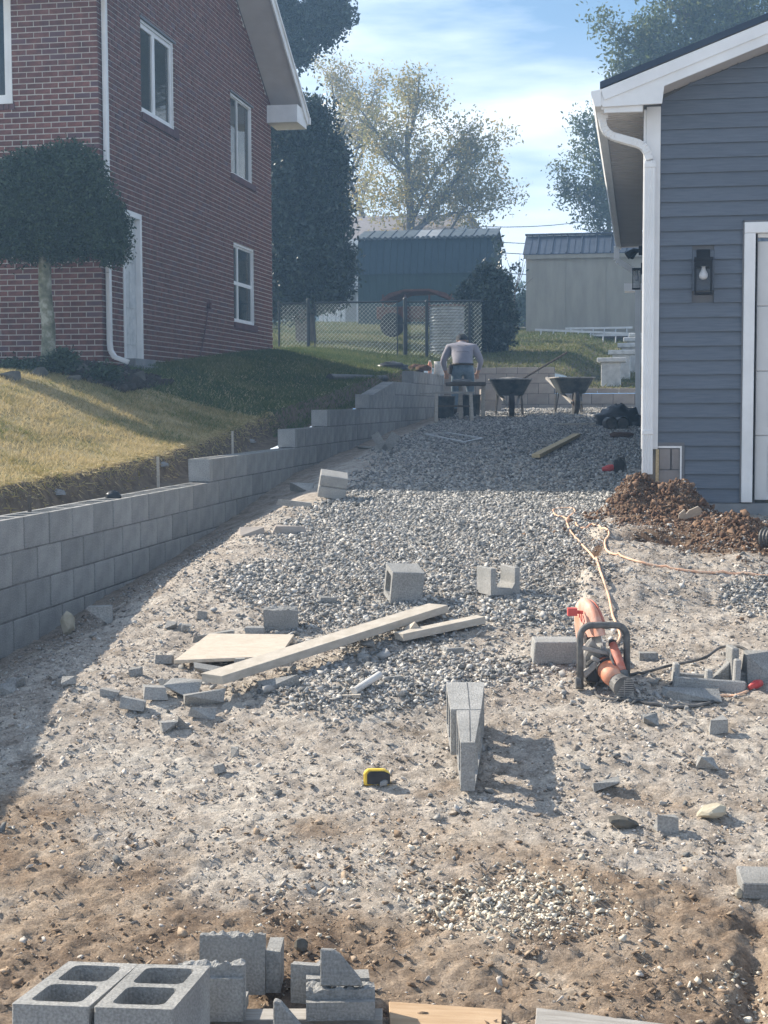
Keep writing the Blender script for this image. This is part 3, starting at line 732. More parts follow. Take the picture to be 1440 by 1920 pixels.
# bricks turning into the reveals and rowlock sills
for o in open_side[:3]:
    r = int(round(o[2] / BH))
    while (r + 1) * BH < o[3] + .01:
        z0 = r * BH + BG / 2
        many.cur = 0; many.box(XH - .095, XH - .013, o[1] - .006, o[1] + .012, z0, z0 + BH - BG); r += 1
    y = o[0] - .02
    many.cur = 1
    while y < o[1] + .06:
        many.box(XH - .10, XH + .028, y, y + .058, o[2] - .10, o[2] - .004 - .02 * 0); y += .069
x = WF[1] + .02
while x > -8.3:
    many.cur = 1; many.box(x - .058, x, YH - .02, YH + .05, WF[2] - .10, WF[2] - .005); x -= .069
many.cur = 0
mo = many.build('brickwork', ['brick', 'brick_dark'], house); mo['kind'] = 'stuff'

def glazing(b, y0, y1, z0, z1, fw, x0=XH - .085, x1=XH - .045):
    b.box(x0, x1, y0, y0 + fw, z0, z1); b.box(x0, x1, y1 - fw, y1, z0, z1)
    b.box(x0, x1 - .002, y0 + fw, y1 - fw, z1 - fw, z1); b.box(x0, x1 - .002, y0 + fw, y1 - fw, z0, z0 + fw)
def side_window(o, label, splits, fw, rail=None, curtain=None):
    b = MB(); glazing(b, *o, .035, XH - .10, XH - .02)
    fr = b.build('window', 'white', house); fr['label'] = label
    n = len(splits) + 1; ed = [o[0] + .035] + [o[0] + (o[1] - o[0]) * s for s in splits] + [o[1] - .035]
    for k in range(n):
        a, c = ed[k], ed[k + 1]
        zz = [o[2] + .036, o[3] - .036] if not rail else [o[2] + .036, o[2] + (o[3] - o[2]) * rail, o[3] - .036]
        for z0, z1 in zip(zz, zz[1:]):
            q = MB(); glazing(q, a + .001, c - .001, z0, z1, fw); q.build('sash', 'white', fr)
            q = MB(); q.box(XH - .072, XH - .068, a + fw, c - fw, z0 + fw, z1 - fw); q.build('pane', 'glass', fr)
    if curtain:
        q = MB(); ya, yb = curtain; N = 26
        for i in range(N):
            y_ = ya + (yb - ya) * i / N; d_ = .012 * math.sin(i * 2.1)
            q.box(XH - .16 + d_, XH - .15 + d_, y_, y_ + (yb - ya) / N - .001, o[2] + .05, o[3] - .05)
        q.build('curtain', 'curtain', fr)
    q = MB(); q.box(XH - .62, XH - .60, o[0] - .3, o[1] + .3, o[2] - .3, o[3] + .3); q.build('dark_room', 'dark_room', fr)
side_window(W1, 'white double casement window on the upper floor', [.45], .055, curtain=(W1[0] + .05, W1[0] + .42))
side_window(W2, 'dark sliding window with thin white frame on the upper floor', [.42], .012)
side_window(W3, 'white double hung window on the ground floor', [.30], .03, rail=.50, curtain=(W3[0] + .2, W3[1] - .05))
for w_ in (W1, W2): part('lintel', lambda b: b.box(XH - .10, XH + .012, w_[0] - .02, w_[1] + .06, w_[3], w_[3] + .03), 'siding_trim', house)
# front window
b = MB(); x1 = WF[1]; b.box(x1 - .09, x1, YH - .012, YH + .08, WF[2], 5.6); b.box(WF[0], x1 - .09, YH - .010, YH + .08, WF[2], WF[2] + .075); b.box(WF[0], x1 + .01, YH - .03, YH + .002, WF[2] - .004 - .03, WF[2] - .004)
fw_ = b.build('window', 'white', house); fw_['label'] = 'white framed front window at the upper left corner'
part('pane', lambda b: b.box(WF[0], x1 - .09, YH + .03, YH + .034, WF[2] + .075, 5.6), 'glass', fw_)
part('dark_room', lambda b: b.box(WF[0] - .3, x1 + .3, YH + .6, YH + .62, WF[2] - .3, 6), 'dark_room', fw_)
# side door
dy0, dy1, dz0, dz1 = DR
b = MB(); b.box(XH - .10, XH + .012, dy0, dy0 + .07, dz0, dz1); b.box(XH - .10, XH + .012, dy1 - .07, dy1, dz0, dz1); b.box(XH - .10, XH + .010, dy0 + .07, dy1 - .07, dz1 - .07, dz1)
dfr = b.build('door_frame', 'white', house)
b = MB(); b.box(XH - .095, XH - .055, dy0 + .07, dy1 - .07, dz0, dz1 - .07)
for a, c in ((.10, .30), (.36, .62), (.68, .93)):
    for u, v in ((.12, .46), (.54, .88)):
        ww = dy1 - dy0 - .14; hh = dz1 - dz0 - .07
        b.box(XH - .056, XH - .047, dy0 + .07 + u * ww, dy0 + .07 + v * ww, dz0 + a * hh, dz0 + c * hh)
dd = b.build('door', 'white_old', house, bevel=.003); dd['label'] = 'white panelled side door behind the clipped tree'
part('door_step', lambda b: (b.box(XH, XH + .28, dy0 - .03, dy1 + .12, dz0 - .24, dz0 - .10), b.box(XH, XH + .16, dy0 - .02, dy1 + .05, dz0 - .10, dz0 - .005)), 'foundation', house, bevel=.006)
part('drip_ledge', lambda b: b.box(XH - .005, XH + .06, dy1 + .13, 22.6, dz0 - .26, dz0 - .20), 'foundation', house)
# conduit and vent on the wall
v0 = PX(389, 573, XH); v1 = PX(372, 672, XH)
vo = part('wall_vent', lambda b: b.tube([v0 + Vector((-.01, 0, 0)), v0 + Vector((.06, 0, 0))], .05, 14), 'brick_dark', house)
part('cable', lambda b: b.tube([v0 + Vector((.02, 0, 0)), v0 * .5 + v1 * .5 + Vector((.02, .04, 0)), v1 + Vector((.02, 0, 0))], .010, 6), 'brick_dark', vo)
# downspout at the near corner
yd = YH + .13
dpts = [Vector((XH + .045, yd, 5.4)), Vector((XH + .045, yd, .78)), Vector((XH + .055, yd + .0, .68)), Vector((XH + .10, yd + .02, .60)), Vector((XH + .26, yd + .06, .54))]
def spout(b, pts, w=.075, d=.055, upv=Vector((0, 1, 0))):
    for p, q in zip(pts, pts[1:]): b.beam(p, q + (q - p).normalized() * .008, w, d, upv)
b = MB(); spout(b, dpts, .055, .08); ds = b.build('downspout', 'white', house, bevel=.006); ds['label'] = 'white downspout down the near corner'
# roof, boxed eaves and rake
ym = (YH + YH2) / 2; zr = zrake(ym); ov = .45
roofp = [(YH - ov, 5.30 - .57 * ov + .02), (ym, zr + .02), (YH2 + ov, 5.30 - .57 * ov + .02), (YH2 + ov, 5.30 - .57 * ov + .17), (ym, zr + .19), (YH - ov, 5.30 - .57 * ov + .17)]
rf = part('roof', lambda b: b.prism(roofp, -13, -5.93, lambda a, c, h: (h, a, c)), 'far_roof', house)
part('rake_soffit', lambda b: b.prism([(YH - ov, 5.30 - .57 * ov), (ym, zr), (YH2 + ov, 5.30 - .57 * ov), (YH2 + ov, 5.30 - .57 * ov + .018), (ym, zr + .018), (YH - ov, 5.30 - .57 * ov + .018)], XH + .001, -5.95, lambda a, c, h: (h, a, c)), 'soffit', rf)
part('rake_fascia', lambda b: (b.prism([(YH - ov, 5.30 - .57 * ov - .03), (ym, zr - .03), (YH2 + ov, 5.30 - .57 * ov - .03), (YH2 + ov, 5.30 - .57 * ov + .13), (ym, zr + .15), (YH - ov, 5.30 - .57 * ov + .13)], -5.95, -5.925, lambda a, c, h: (h, a, c)),
     b.prism([(YH - ov, 5.30 - .57 * ov + .10), (ym, zr + .12), (YH2 + ov + .02, 5.30 - .57 * ov + .10), (YH2 + ov + .02, 5.30 - .57 * ov + .15), (ym, zr + .17), (YH - ov, 5.30 - .57 * ov + .15)], -5.924, -5.90, lambda a, c, h: (h, a, c))), 'white', rf)
for ya, yb in ((YH2 - .30, YH2 + ov - .01), (YH - ov + .01, YH + .0)):
    part('eave_return', lambda b: b.box(XH + .002, -5.952, ya, yb, 5.30 - .57 * ov - .10, 5.30 - .57 * ov + .20), 'white', rf)
part('eave_gutter', lambda b: b.box(-13, -5.90, YH2 + ov + .021, YH2 + ov + .12, 5.30 - .57 * ov, 5.30 - .57 * ov + .12), 'white', rf)
part('eave_soffit', lambda b: b.box(-13, XH, YH - ov, YH - .001, 5.02, 5.04), 'soffit', rf)

# ------------------------------------------------------------------ garage on the right
XG, YG, ZG = .03, 12.10, -.79
gar = thing('garage', 'grey clapboard garage with white trim, gutter and garage door on the right', 'garage', (XG, YG, ZG))
xd = PY(1392, 700, YG).x; xd2 = PY(1413, 700, YG).x; zdt = PY(1400, 438, YG).z
SH = .1125; zev = 2.30
xr, slope = 3.4, .37
ze0 = PY(1130, 166, 11.80)            # roof edge over the eave
def zroof(x): return ze0.z + slope * (x - ze0.x)
nrow = int((zroof(xr) - ZG) / SH)
part('wall_core', lambda b: (b.prism([(.05, ZG), (xd2 + .02, ZG), (xd2 + .02, zdt), (6.8, zdt), (6.8, 2.35), (xr, zroof(xr) - .22), (.14, 2.30), (.05, 2.30)], YG + .02, YG + .12, lambda a, c, h: (a, h, c)),
     b.box(XG + .01, XG + .10, YG + .121, 22.4, ZG, 2.30)), 'siding_trim', gar)
fx0, fx1, fz1 = PY(1229, 870, YG).x, PY(1275, 840, YG).x, PY(1250, 839, YG).z   # opening at the corner
lx, lz0, lz1 = PY(1318, 515, YG).x, PY(1318, 557, YG).z, PY(1318, 476, YG).z
for r in range(nrow):
    z0 = ZG + .01 + r * SH; z1 = z0 + SH
    xa = .142; xb = xd - .012 if z0 < zdt + .02 else 3.38
    if z0 < fz1: xa = fx1 + .035
    lim = lambda z: ze0.x + (z + .178 - ze0.z) / slope
    xbot, xtop = max(xa, lim(z0)), max(xa, lim(z1))
    if xb - xtop < .08: continue
    segs = [(xbot, xtop, xb)]
    if z1 > lz0 + .06 and z0 < lz1 + .03: segs = [(xa, xa, lx - .085), (lx + .085, lx + .085, xb)]
    for x0_, x1_, x2_ in segs:
        b = MB(); pr5 = [(YG + .019, z0 - .004, x0_), (YG - .016, z0 - .004, x0_), (YG - .016, z0 + .004, x0_), (YG + .003, z1 - .004, x1_), (YG + .019, z1 - .004, x1_)]
        b.add([(xx, y_, z_) for y_, z_, xx in pr5] + [(x2_, y_, z_) for y_, z_, xx in pr5], [(4, 3, 2, 1, 0), (5, 6, 7, 8, 9)] + [(i, (i + 1) % 5, 5 + (i + 1) % 5, 5 + i) for i in range(5)])
        b.build('siding_board', 'siding', gar)
for r in range(int((2.3 - ZG) / SH)):                       # side wall boards
    z0 = ZG + .01 + r * SH; z1 = z0 + SH
    b = MB(); b.prism([(XG + .012, z0 - .004), (XG - .016, z0 - .004), (XG - .016, z0 + .004), (XG + .003, z1 - .004), (XG + .012, z1 - .004)], YG + .125, 22.4, lambda a, c, h: (a, h, c))
    b.build('siding_board', 'siding', gar)
zcb = PY(1235, 842, YG).z
part('corner_board', lambda b: (b.box(XG, .140, YG - .028, YG + .02, zcb, 2.32), b.box(XG - .022, XG - .001, YG - .028, YG + .12, zcb, 2.30)), 'white', gar, bevel=.003)
# exposed corner: block, stake and J trim
part('footing_block', lambda b: (b.box(fx0 + .03, fx0 + .115, YG - .004, YG + .018, PY(1250, 880, YG).z, fz1 - .012), b.box(fx0 + .127, fx1 - .004, YG - .004, YG + .018, PY(1250, 880, YG).z, fz1 - .012),
     b.box(fx0 + .03, fx1 - .004, YG - .010, YG + .018, ZG - .16, PY(1250, 880, YG).z - .006)), 'foundation_tan', gar)
part('trim_channel', lambda b: (b.box(fx1, fx1 + .014, YG - .020, YG + .018, ZG - .0, fz1 + .012), b.box(fx0 + .02, fx1 - .0005, YG - .020, YG + .018, fz1 - .004, fz1 + .012)), 'white', gar)
part('edge_trim', lambda b: (b.box(fx1 + .015, fx1 + .034, YG - .022, YG + .018, ZG, fz1 + .04), b.box(.142, fx1 + .0145, YG - .022, YG + .018, fz1 + .013, fz1 + .04)), 'siding_trim', gar)
part('wooden_stake', lambda b: b.box(fx0 + .002, fx0 + .026, YG - .03, YG - .012, ZG - .20, zcb - .002), 'wood_new', gar)
part('foundation', lambda b: (b.box(fx1 + .04, 6.8, YG - .012, YG + .12, -1.35, ZG), b.box(XG + .02, XG + .12, YG + .02, 22.4, -1.3, ZG), b.box(XG + .02, fx1 + .04, YG + .001, YG + .12, -1.35, ZG - .16)), 'foundation', gar)
# garage door
part('door_trim', lambda b: (b.box(xd, xd2, YG - .034, YG + .10, ZG + .01, zdt), b.box(xd, 6.6, YG - .036, YG + .10, zdt + .001, zdt + .085), b.box(xd2, xd2 + .02, YG + .02, YG + .06, ZG + .01, zdt), b.box(xd2 + .02, 6.4, YG + .02, YG + .06, zdt - .03, zdt)), 'white', gar, bevel=.004)
part('trim_channel', lambda b: (b.box(xd - .012, xd - .001, YG - .026, YG + .018, ZG + .01, zdt + .10), b.box(xd - .012, 6.6, YG - .026, YG + .018, zdt + .087, zdt + .10)), 'siding_trim', gar)
zs = [PY(1430, y, YG + .05).z for y in (938, 817, 696, 574, 452)]
gd = part('garage_door', lambda b: b.box(xd2 + .021, 6.4, YG + .075, YG + .09, zs[0], zs[4]), 'door_white', gar); gd['label'] = 'white sectional garage door at the right edge'
for z0, z1 in zip(zs, zs[1:]):
    def dp(b):
        b.box(xd2 + .021, 6.39, YG + .05, YG + .0745, z0 + .002, z1 - .002)
        x = xd2 + .12
        while x < 5.5:
            b.box(x, x + .46, YG + .043, YG + .0498, z0 + .07, z1 - .07); x += .56
    part('door_section', dp, 'door_white', gd, bevel=.004)
# roof
roof = part('roof', lambda b: (b.prism([(ze0.x - .02, ze0.z - .005), (xr, zroof(xr)), (2 * xr - ze0.x, ze0.z), (2 * xr - ze0.x, ze0.z + .045), (xr, zroof(xr) + .05), (ze0.x - .02, ze0.z + .045)], 11.765, 22.5, lambda a, c, h: (a, h, c))), 'navy', gar)
for k in range(40):
    y = 11.95 + k * .27
    if y > 22.4: break
    part('roof_rib', lambda b: b.beam(Vector((ze0.x, y, ze0.z + .052)), Vector((xr - .05, y, zroof(xr - .05) + .052)), .02, .018, Vector((0, 0, 1))), 'navy', roof)
rp = [PY(*p, 11.80) for p in ((1108, 172), (1131, 171))]
def zlow(x): return zroof(x) - .175
pl = [(rp[0].x, rp[0].z), (ze0.x, ze0.z - .008), (xr, zroof(xr) - .008), (xr, zlow(xr)), (.16, zlow(.16)), (.145, 2.285), (-.30, 2.275), (rp[0].x + .04, 2.33)]
part('rake_board', lambda b: b.prism(pl, 11.775, 11.80, lambda a, c, h: (a, h, c)), 'white', roof, bevel=.0)
part('rake_edge_strip', lambda b: b.beam(Vector((ze0.x, 11.768, ze0.z - .055)), Vector((xr, 11.768, zroof(xr) - .055)), .012, .085, Vector((0, 0, 1))), 'white', roof)
part('rake_soffit', lambda b: b.prism([(.16, zlow(.16) + .006), (xr, zlow(xr) + .006), (xr, zlow(xr) + .02), (.16, zlow(.16) + .02)], 11.801, YG + .018, lambda a, c, h: (a, h, c)), 'soffit', roof)
for k in range(14):
    x = .24 + k * .12
    part('nail_dimple', lambda b: b.box(x, x + .012, YG - .03, YG - .012, zlow(x) - .004, zlow(x) + .004), 'siding_trim', roof)
part('eave_fascia', lambda b: b.box(-.315, -.295, 11.801, 22.4, 2.26, ze0.z - .02), 'white', roof)
def sof(b):
    b.box(-.294, XG - .024, 11.802, 22.4, 2.285, 2.297)
    y = 11.9
    while y < 22.3: b.box(-.293, XG - .026, y, y + .012, 2.279, 2.2845); y += .10
part('eave_soffit', sof, 'soffit', roof)
part('soffit_trim', lambda b: b.box(-.294, XG - .03, 11.803, 11.84, 2.235, 2.2845), 'white', roof)
gx0 = rp[0].x
gp = [(gx0, ze0.z - .03), (gx0 + .004, ze0.z - .06), (gx0 + .02, ze0.z - .10), (gx0 + .03, ze0.z - .14), (-.316, ze0.z - .14), (-.316, ze0.z - .02), (-.322, ze0.z - .02), (-.322, ze0.z - .134), (gx0 + .036, ze0.z - .134), (gx0 + .012, ze0.z - .06), (gx0 + .01, ze0.z - .03)]
gut = part('gutter', lambda b: (b.prism(gp, 11.77, 22.4, lambda a, c, h: (a, h, c)), b.prism(gp[:6], 11.765, 11.7699, lambda a, c, h: (a, h, c))), 'white', gar)
# ribbed elbow and downspout
def bez(p0, p1, p2, p3, n=10):
    return [p0 * (1 - t) ** 3 + p1 * 3 * t * (1 - t) ** 2 + p2 * 3 * t * t * (1 - t) + p3 * t ** 3 for t in [i / n for i in range(n + 1)]]
yD = YG - .06
a0 = PY(1129, 222, yD); a1 = PY(1140, 252, yD); a2 = PY(1195, 268, yD); a3 = PY(1217, 300, yD); bot = PY(1215, 889, yD)
path = [PY(1128, 200, yD), a0] + bez(a0, PY(1131, 240, yD), PY(1134, 250, yD), PY(1152, 257, yD), 8)[1:] + bez(PY(1188, 267, yD), PY(1206, 271, yD), PY(1214, 280, yD), a3, 8)
b = MB()
for i, (p, q) in enumerate(zip(path, path[1:])):
    w_ = .086 if (i % 2 and i > 1) else .079
    b.beam(p, q + (q - p).normalized() * .004, .06, w_, Vector((0, 1, 0)))
# beam(): width is sideways of up, so 'up' = across the wall
b.build('downspout_elbow', 'white', gut, bevel=.004)
part('downspout_outlet', lambda b: b.prism([(0, 0), (.10, 0), (.09, -.075), (.01, -.075)], yD - .045, yD + .035, lambda a, c, h: (PY(1118, 205, yD).x + a, h, 2.305 + c)), 'white', gut)
xD = (PY(1206, 600, yD).x + PY(1227, 600, yD).x) / 2
def dsp(b):
    pr = [(-.044, -.03), (-.03, -.034), (-.022, -.028), (-.012, -.034), (-.003, -.028), (.006, -.034), (.015, -.028), (.024, -.034), (.04, -.03), (.04, .034), (-.044, .034)]
    b.prism(pr, bot.z, PY(1217, 302, yD).z, lambda a, c, h: (xD + a, yD + c, h))
part('downspout', dsp, 'white', gut, bevel=.002)
for y in (306, 806): part('downspout_joint', lambda b: b.box(xD - .047, xD + .044, yD - .038, yD + .036, PY(1217, y + 9, yD).z, PY(1217, y, yD).z), 'white', gut, bevel=.003)
# far downspout of the same gutter
fp = [Vector((-.36, 22.3, 2.3)), Vector((-.36, 22.3, 2.1)), Vector((-.05, 22.35, 1.9)), Vector((-.03, 22.35, -.3))]
part('downspout', lambda b: [b.beam(p, q, .08, .06, Vector((0, 1, 0))) for p, q in zip(fp, fp[1:])], 'white', gut)

def lantern(name, label, loc, rotz, tilt=0):
    """wall lantern: backplate, open black frame, glass and bulb; local -y faces out"""
    t = thing(name, label, 'wall lantern', loc, 'black wall lanterns on the garage', rotz)
    f = lambda n_, fn, mt, **k: part(n_, fn, mt, t, world=False, **k)
    f('backplate', lambda b: b.box(-.052, .052, -.02, 0, .02, .17), 'black', bevel=.002)
    f('bracket', lambda b: b.box(-.012, .012, -.12, -.02, .075, .10), 'black')
    def fr(b):
        for x in (-.067, .055):
            for y in (-.135, -.033): b.box(x, x + .012, y, y + .012, -.17, .075)
        b.box(-.072, .072, -.14, -.016, .0755, .10); b.box(-.070, .070, -.138, -.018, -.185, -.1705)
        b.box(-.055, .055, -.134, -.124, .03, .075)
    f('frame', fr, 'black', bevel=.001)
    f('glass_pane', lambda b: b.box(-.0545, .0545, -.131, -.129, -.17, .0295), 'clear')
    for x in (-.062, .060): f('glass_pane', lambda b: b.box(x, x + .002, -.1225, -.0335, -.17, .075), 'clear')
    f('lamp_holder', lambda b: b.tube([(0, -.08, .0752), (0, -.08, .032)], .021, 12), 'white_old')
    def bulb(b):
        prof = [(.014, .032), (.016, .010), (.022, -.004), (.032, -.022), (.035, -.040), (.031, -.056), (.018, -.068), (.002, -.071)]
        b.tube([(0, -.08, z) for r, z in prof], [r for r, z in prof], 14)
    f('light_bulb', bulb, 'bulb', smooth=True)
    return t
lantern('wall_lantern', 'black box lantern with a white bulb beside the garage door', (lx, YG - .014, (lz0 + lz1) / 2 + .03), 0)
l2 = PX(1202, 515, XG - .02); 
lantern('wall_lantern', 'black box lantern seen side on along the garage side wall', (XG - .017, 20.9, PY(1190, 517, 20.9).z), -math.pi / 2)
part('mounting_block', lambda b: (b.box(lx - .083, lx + .083, YG - .013, YG + .018, lz0 + .05, lz1 + .028)), 'siding', gar, bevel=.004)
pf = PX(1197, 466, XG - .02)
fl = thing('flood_light', 'small dark twin flood light under the garage eave', 'flood light', (XG - .017, 19.6, PY(1190, 470, 19.6).z))
q = Vector((XG - .017, 19.6, PY(1190, 470, 19.6).z))
part('mount', lambda b: b.tube([q, q + Vector((-.05, 0, 0))], .06, 12), 'black', fl)
part('lamp_head', lambda b: b.tube([q + Vector((-.05, 0, 0)), q + Vector((-.10, -.02, .0)), q + Vector((-.2, -.03, -.07))], [.02, .035, .05], 12), 'black', fl)
part('lamp_head', lambda b: b.tube([q + Vector((-.05, 0, 0)), q + Vector((-.09, .06, .0)), q + Vector((-.15, .12, -.06))], [.02, .035, .05], 12), 'black', fl)
pb = Vector((XG - .017, 23.2, PY(1187, 541, 23.2).z))
tag(part('meter_box', lambda b: b.box(-.27, .02, -.15, .15, -.05, .07), 'white', None, world=False, loc=None), 'white utility box on the garage side below the far lantern', 'utility box').location = pb

# ------------------------------------------------------------------ yard behind: fence, barn, shed, far house
def yz(x, y): return float(Hy(np.array(x), np.array(y), False))
YF = 30.4
fx = {k: PY(k, 600, YF).x for k in (523, 578, 590, 745, 760, 800, 880, 905)}
zft = PY(650, 566, YF).z
fence = thing('chain_link_fence', 'dark chain link fence with posts closing the back yard', 'fence', (fx[523], YF, .97))
def post(b, x, y, z0, z1, r=.03): b.tube([(x, y, z0), (x, y, z1)], r, 10); b.tube([(x, y, z1), (x, y, z1 + .025), (x, y, z1 + .04)], [r * 1.15, r * .9, .004], 10)
for k, r, dz in ((523, .02, 0), (578, .036, .05), (760, .045, .04), (800, .036, -.02), (880, .03, -.1)):
    part('post', lambda b: post(b, fx[k], YF, yz(fx[k], YF) - .1, zft + dz, r), 'fence', fence)
def chain(b, x0, x1, z0, z1, y, s=.085, r=.0030, dy=0):
    n = int((x1 - x0 + z1 - z0) / s)
    for i in range(1, n):
        u = i * s
        for sg in (1, -1):
            a = (u, 0) if u < x1 - x0 else (x1 - x0, u - (x1 - x0)); c = (0, u) if u < z1 - z0 else (u - (z1 - z0), z1 - z0)
            if sg < 0: a = (x1 - x0 - a[0], a[1]); c = (x1 - x0 - c[0], c[1])
            b.tube([(x0 + a[0], y + sg * .002, z0 + a[1]), (x0 + c[0], y + sg * .002, z0 + c[1])], r, 3, cap=False)
for x0, x1 in ((fx[523], fx[578]), (fx[760], fx[800]), (fx[800], fx[905])):
    zb = yz((x0 + x1) / 2, YF) + .04
    o = part('wire_mesh', lambda b: chain(b, x0 + .03, x1 - .02, zb, zft - .03, YF), 'wire', fence); o['kind'] = 'stuff'
    part('top_rail', lambda b: b.tube([(x0, YF, zft - .02), (x1, YF, zft - .02)], .018, 8), 'fence', fence)
gate = thing('chain_link_gate', 'wide dark chain link gate between two fence posts', 'gate', (fx[590], YF, 1.0))
gz0 = PY(660, 671, YF).z
part('gate_frame', lambda b: b.tube([(fx[590], YF, gz0), (fx[745], YF, gz0 - .06), (fx[745], YF, zft - .01), (fx[590], YF, zft - .01)], .021, 8, closed=True), 'fence', gate)
part('wire_mesh', lambda b: chain(b, fx[590] + .02, fx[745] - .02, gz0 + .01, zft - .02, YF + .003), 'wire', gate)['kind'] = 'stuff'
for z in (gz0 + .2, zft - .2):
    part('hinge', lambda b: b.box(fx[578] + .02, fx[590] + .02, YF - .04, YF - .015, z, z + .04), 'fence', gate)
part('latch', lambda b: b.box(fx[745] - .03, fx[760], YF - .05, YF - .02, (gz0 + zft) / 2 + .1, (gz0 + zft) / 2 + .14), 'fence', gate)
# corrugated steel tank
cx = PY(838, 620, 31.6).x; cz = yz(cx, 31.6)
tank = thing('corrugated_steel_tank', 'upright corrugated galvanised pipe section behind the fence', 'steel pipe', (cx, 31.6, cz))
pr = []; z = 0
zt = PY(838, 574, 31.6).z - cz
def tk(b):
    n = int(zt / .014); b.tube([(cx, 31.6, cz + zt * i / n) for i in range(n + 1)], [.37 + .011 * math.sin(i * 2 * math.pi * .014 / .062) for i in range(n + 1)], 40, cap=True)
part('corrugated_shell', tk, 'galv', tank, smooth=True)
part('rim', lambda b: b.tube([(cx + .38 * math.cos(a * .2618), 31.6 + .38 * math.sin(a * .2618), cz + zt) for a in range(24)], .018, 6, closed=True), 'rust', tank)
# sunlit thin board behind the fence
# rusty wagon with an arched canopy
wx = PY(788, 560, 37).x; wz = yz(wx, 37)
wg = thing('old_farm_wagon', 'rusty reddish wagon with an arched cover behind the fence', 'wagon', (wx, 37, wz))
zc = PY(788, 545, 37).z
part('cover', lambda b: b.prism([(-.95, zc - .30), (-.7, zc - .10), (-.3, zc), (.3, zc), (.7, zc - .10), (.95, zc - .30), (.88, zc - .30), (.3, zc - .06), (-.3, zc - .06), (-.88, zc - .30)], 36.4, 37.8, lambda a, c, h: (wx + a, h, c)), 'rust', wg)
for a in (-.85, -.3, .3, .85): part('upright', lambda b: b.box(wx + a - .02, wx + a + .02, 36.45, 36.49, wz + .5, zc - .12), 'rust', wg)
part('bed', lambda b: b.box(wx - 1.0, wx + 1.0, 36.4, 37.8, wz + .45, wz + .75), 'rust', wg, bevel=.02)
for a in (-.6, .6):
    part('wheel', lambda b: b.tube([(wx + a, 36.32, wz + .3), (wx + a, 36.42, wz + .3)], .3, 18), 'rubber', wg)

# dark green gambrel barn
YBn = 44.0; bx0, bx1 = PY(668, 500, YBn).x, PY(926, 500, YBn).x
bz0 = 2.3; bzm = PY(800, 510, YBn).z; bzt = PY(800, 444, YBn).z
barn = thing('green_barn', 'dark green metal clad gambrel barn behind the fence', 'barn', (bx0, YBn, bz0))
part('wall', lambda b: b.prism([(YBn, bz0 - .4), (YBn + 3.4, bz0 - .4), (YBn + 3.4, bzm), (YBn + 2.9, bzt - .02), (YBn + .45, bzt - .02), (YBn, bzm)], bx0 + .05, bx1 - .05, lambda a, c, h: (h, a, c)), 'barn_low', barn)
nb = 20
for k in range(nb):
    x0 = bx0 + (bx1 - bx0) * k / nb; x1 = bx0 + (bx1 - bx0) * (k + 1) / nb
    part('wall_board', lambda b: b.box(x0 + .055 if k == 0 else x0, x1 - .012, YBn - .018, YBn - .001, bz0 - .3, bzm - .02), 'barn_low', barn)
    def pan(b):
        dz = .02 * math.sin(k * 1.7) * .3
        b.prism([(YBn - .10, bzm - .05), (YBn - .085, bzm - .05), (YBn + .36, bzt), (YBn + .34, bzt)], x0, x1 - .014, lambda a, c, h: (h, a, c))
        b.prism([(YBn - .125, bzm - .05), (YBn - .10, bzm - .05), (YBn + .34, bzt), (YBn + .315, bzt)], x1 - .045, x1 - .015, lambda a, c, h: (h, a, c))
    part('roof_panel', pan, 'barn', barn)
zrg = PY(800, 431, YBn + 1.7).z
for k in range(12):
    x0 = bx0 - .06 + (bx1 - bx0 + .12) * k / 12; x1 = x0 + (bx1 - bx0 + .12) / 12
    mt = 'tin' if k in (5, 6) else 'barn_roof'
    part('upper_roof_sheet', lambda b: (b.prism([(YBn + .22, bzt - .02), (YBn + 1.68, zrg - .02), (YBn + 1.68, zrg), (YBn + .22, bzt + .015)], x0, x1 - .01, lambda a, c, h: (h, a, c)),
         b.prism([(YBn + .22, bzt + .0), (YBn + 1.68, zrg - .0), (YBn + 1.68, zrg + .02), (YBn + .22, bzt + .035)], x1 - .03, x1 - .011, lambda a, c, h: (h, a, c))), mt, barn)
part('rear_roof', lambda b: b.prism([(YBn + 1.685, zrg - .02), (YBn + 3.2, bzt - .02), (YBn + 3.2, bzt + .01), (YBn + 1.685, zrg)], bx0, bx1, lambda a, c, h: (h, a, c)), 'barn_roof', barn)
part('wavy_eave_edge', lambda b: [b.tube([(bx0 - .05 + (bx1 - bx0 + .1) * (i + .5) / 26, YBn + .20, bzt + .0 + .01 * (i % 2)), (bx0 - .05 + (bx1 - bx0 + .1) * (i + .5) / 26, YBn + .34, bzt + .02)], .05, 6) for i in range(26)], 'barn_roof', barn)

# tan storage shed
YS = 41.5; sx0 = PY(986, 560, YS).x; sz0 = PY(986, 622, YS).z - .1; sze = PY(1000, 484, YS).z
shed = thing('storage_shed', 'tan panelled shed with a blue grey ribbed metal roof behind the drive', 'shed', (sx0, YS, sz0))
pw = 1.09; k = 0; x = sx0
while x < 3.6:
    part('wall_panel', lambda b: b.box(x + .006, x + pw - .006, YS, YS + .03, sz0 + .02, sze), 'shed', shed); x += pw
xse = x
part('wall_frame', lambda b: (b.box(sx0 + .002, xse, YS + .012, YS + .09, sz0 - .3, sze - .01), b.box(sx0, sx0 + .05, YS + .091, YS + 3, sz0 - .3, sze)), 'shed', shed)
part('skid', lambda b: b.box(sx0 + .05, xse, YS - .005, YS + .011, sz0 - .25, sz0 + .015), 'wood_dark', shed)
part('eave_trim', lambda b: b.box(sx0 - .06, xse, YS - .10, YS - .07, sze - .03, sze + .10), 'shed', shed)
zsr = PY(1100, 442, YS + 1.1).z
x = sx0 - .08
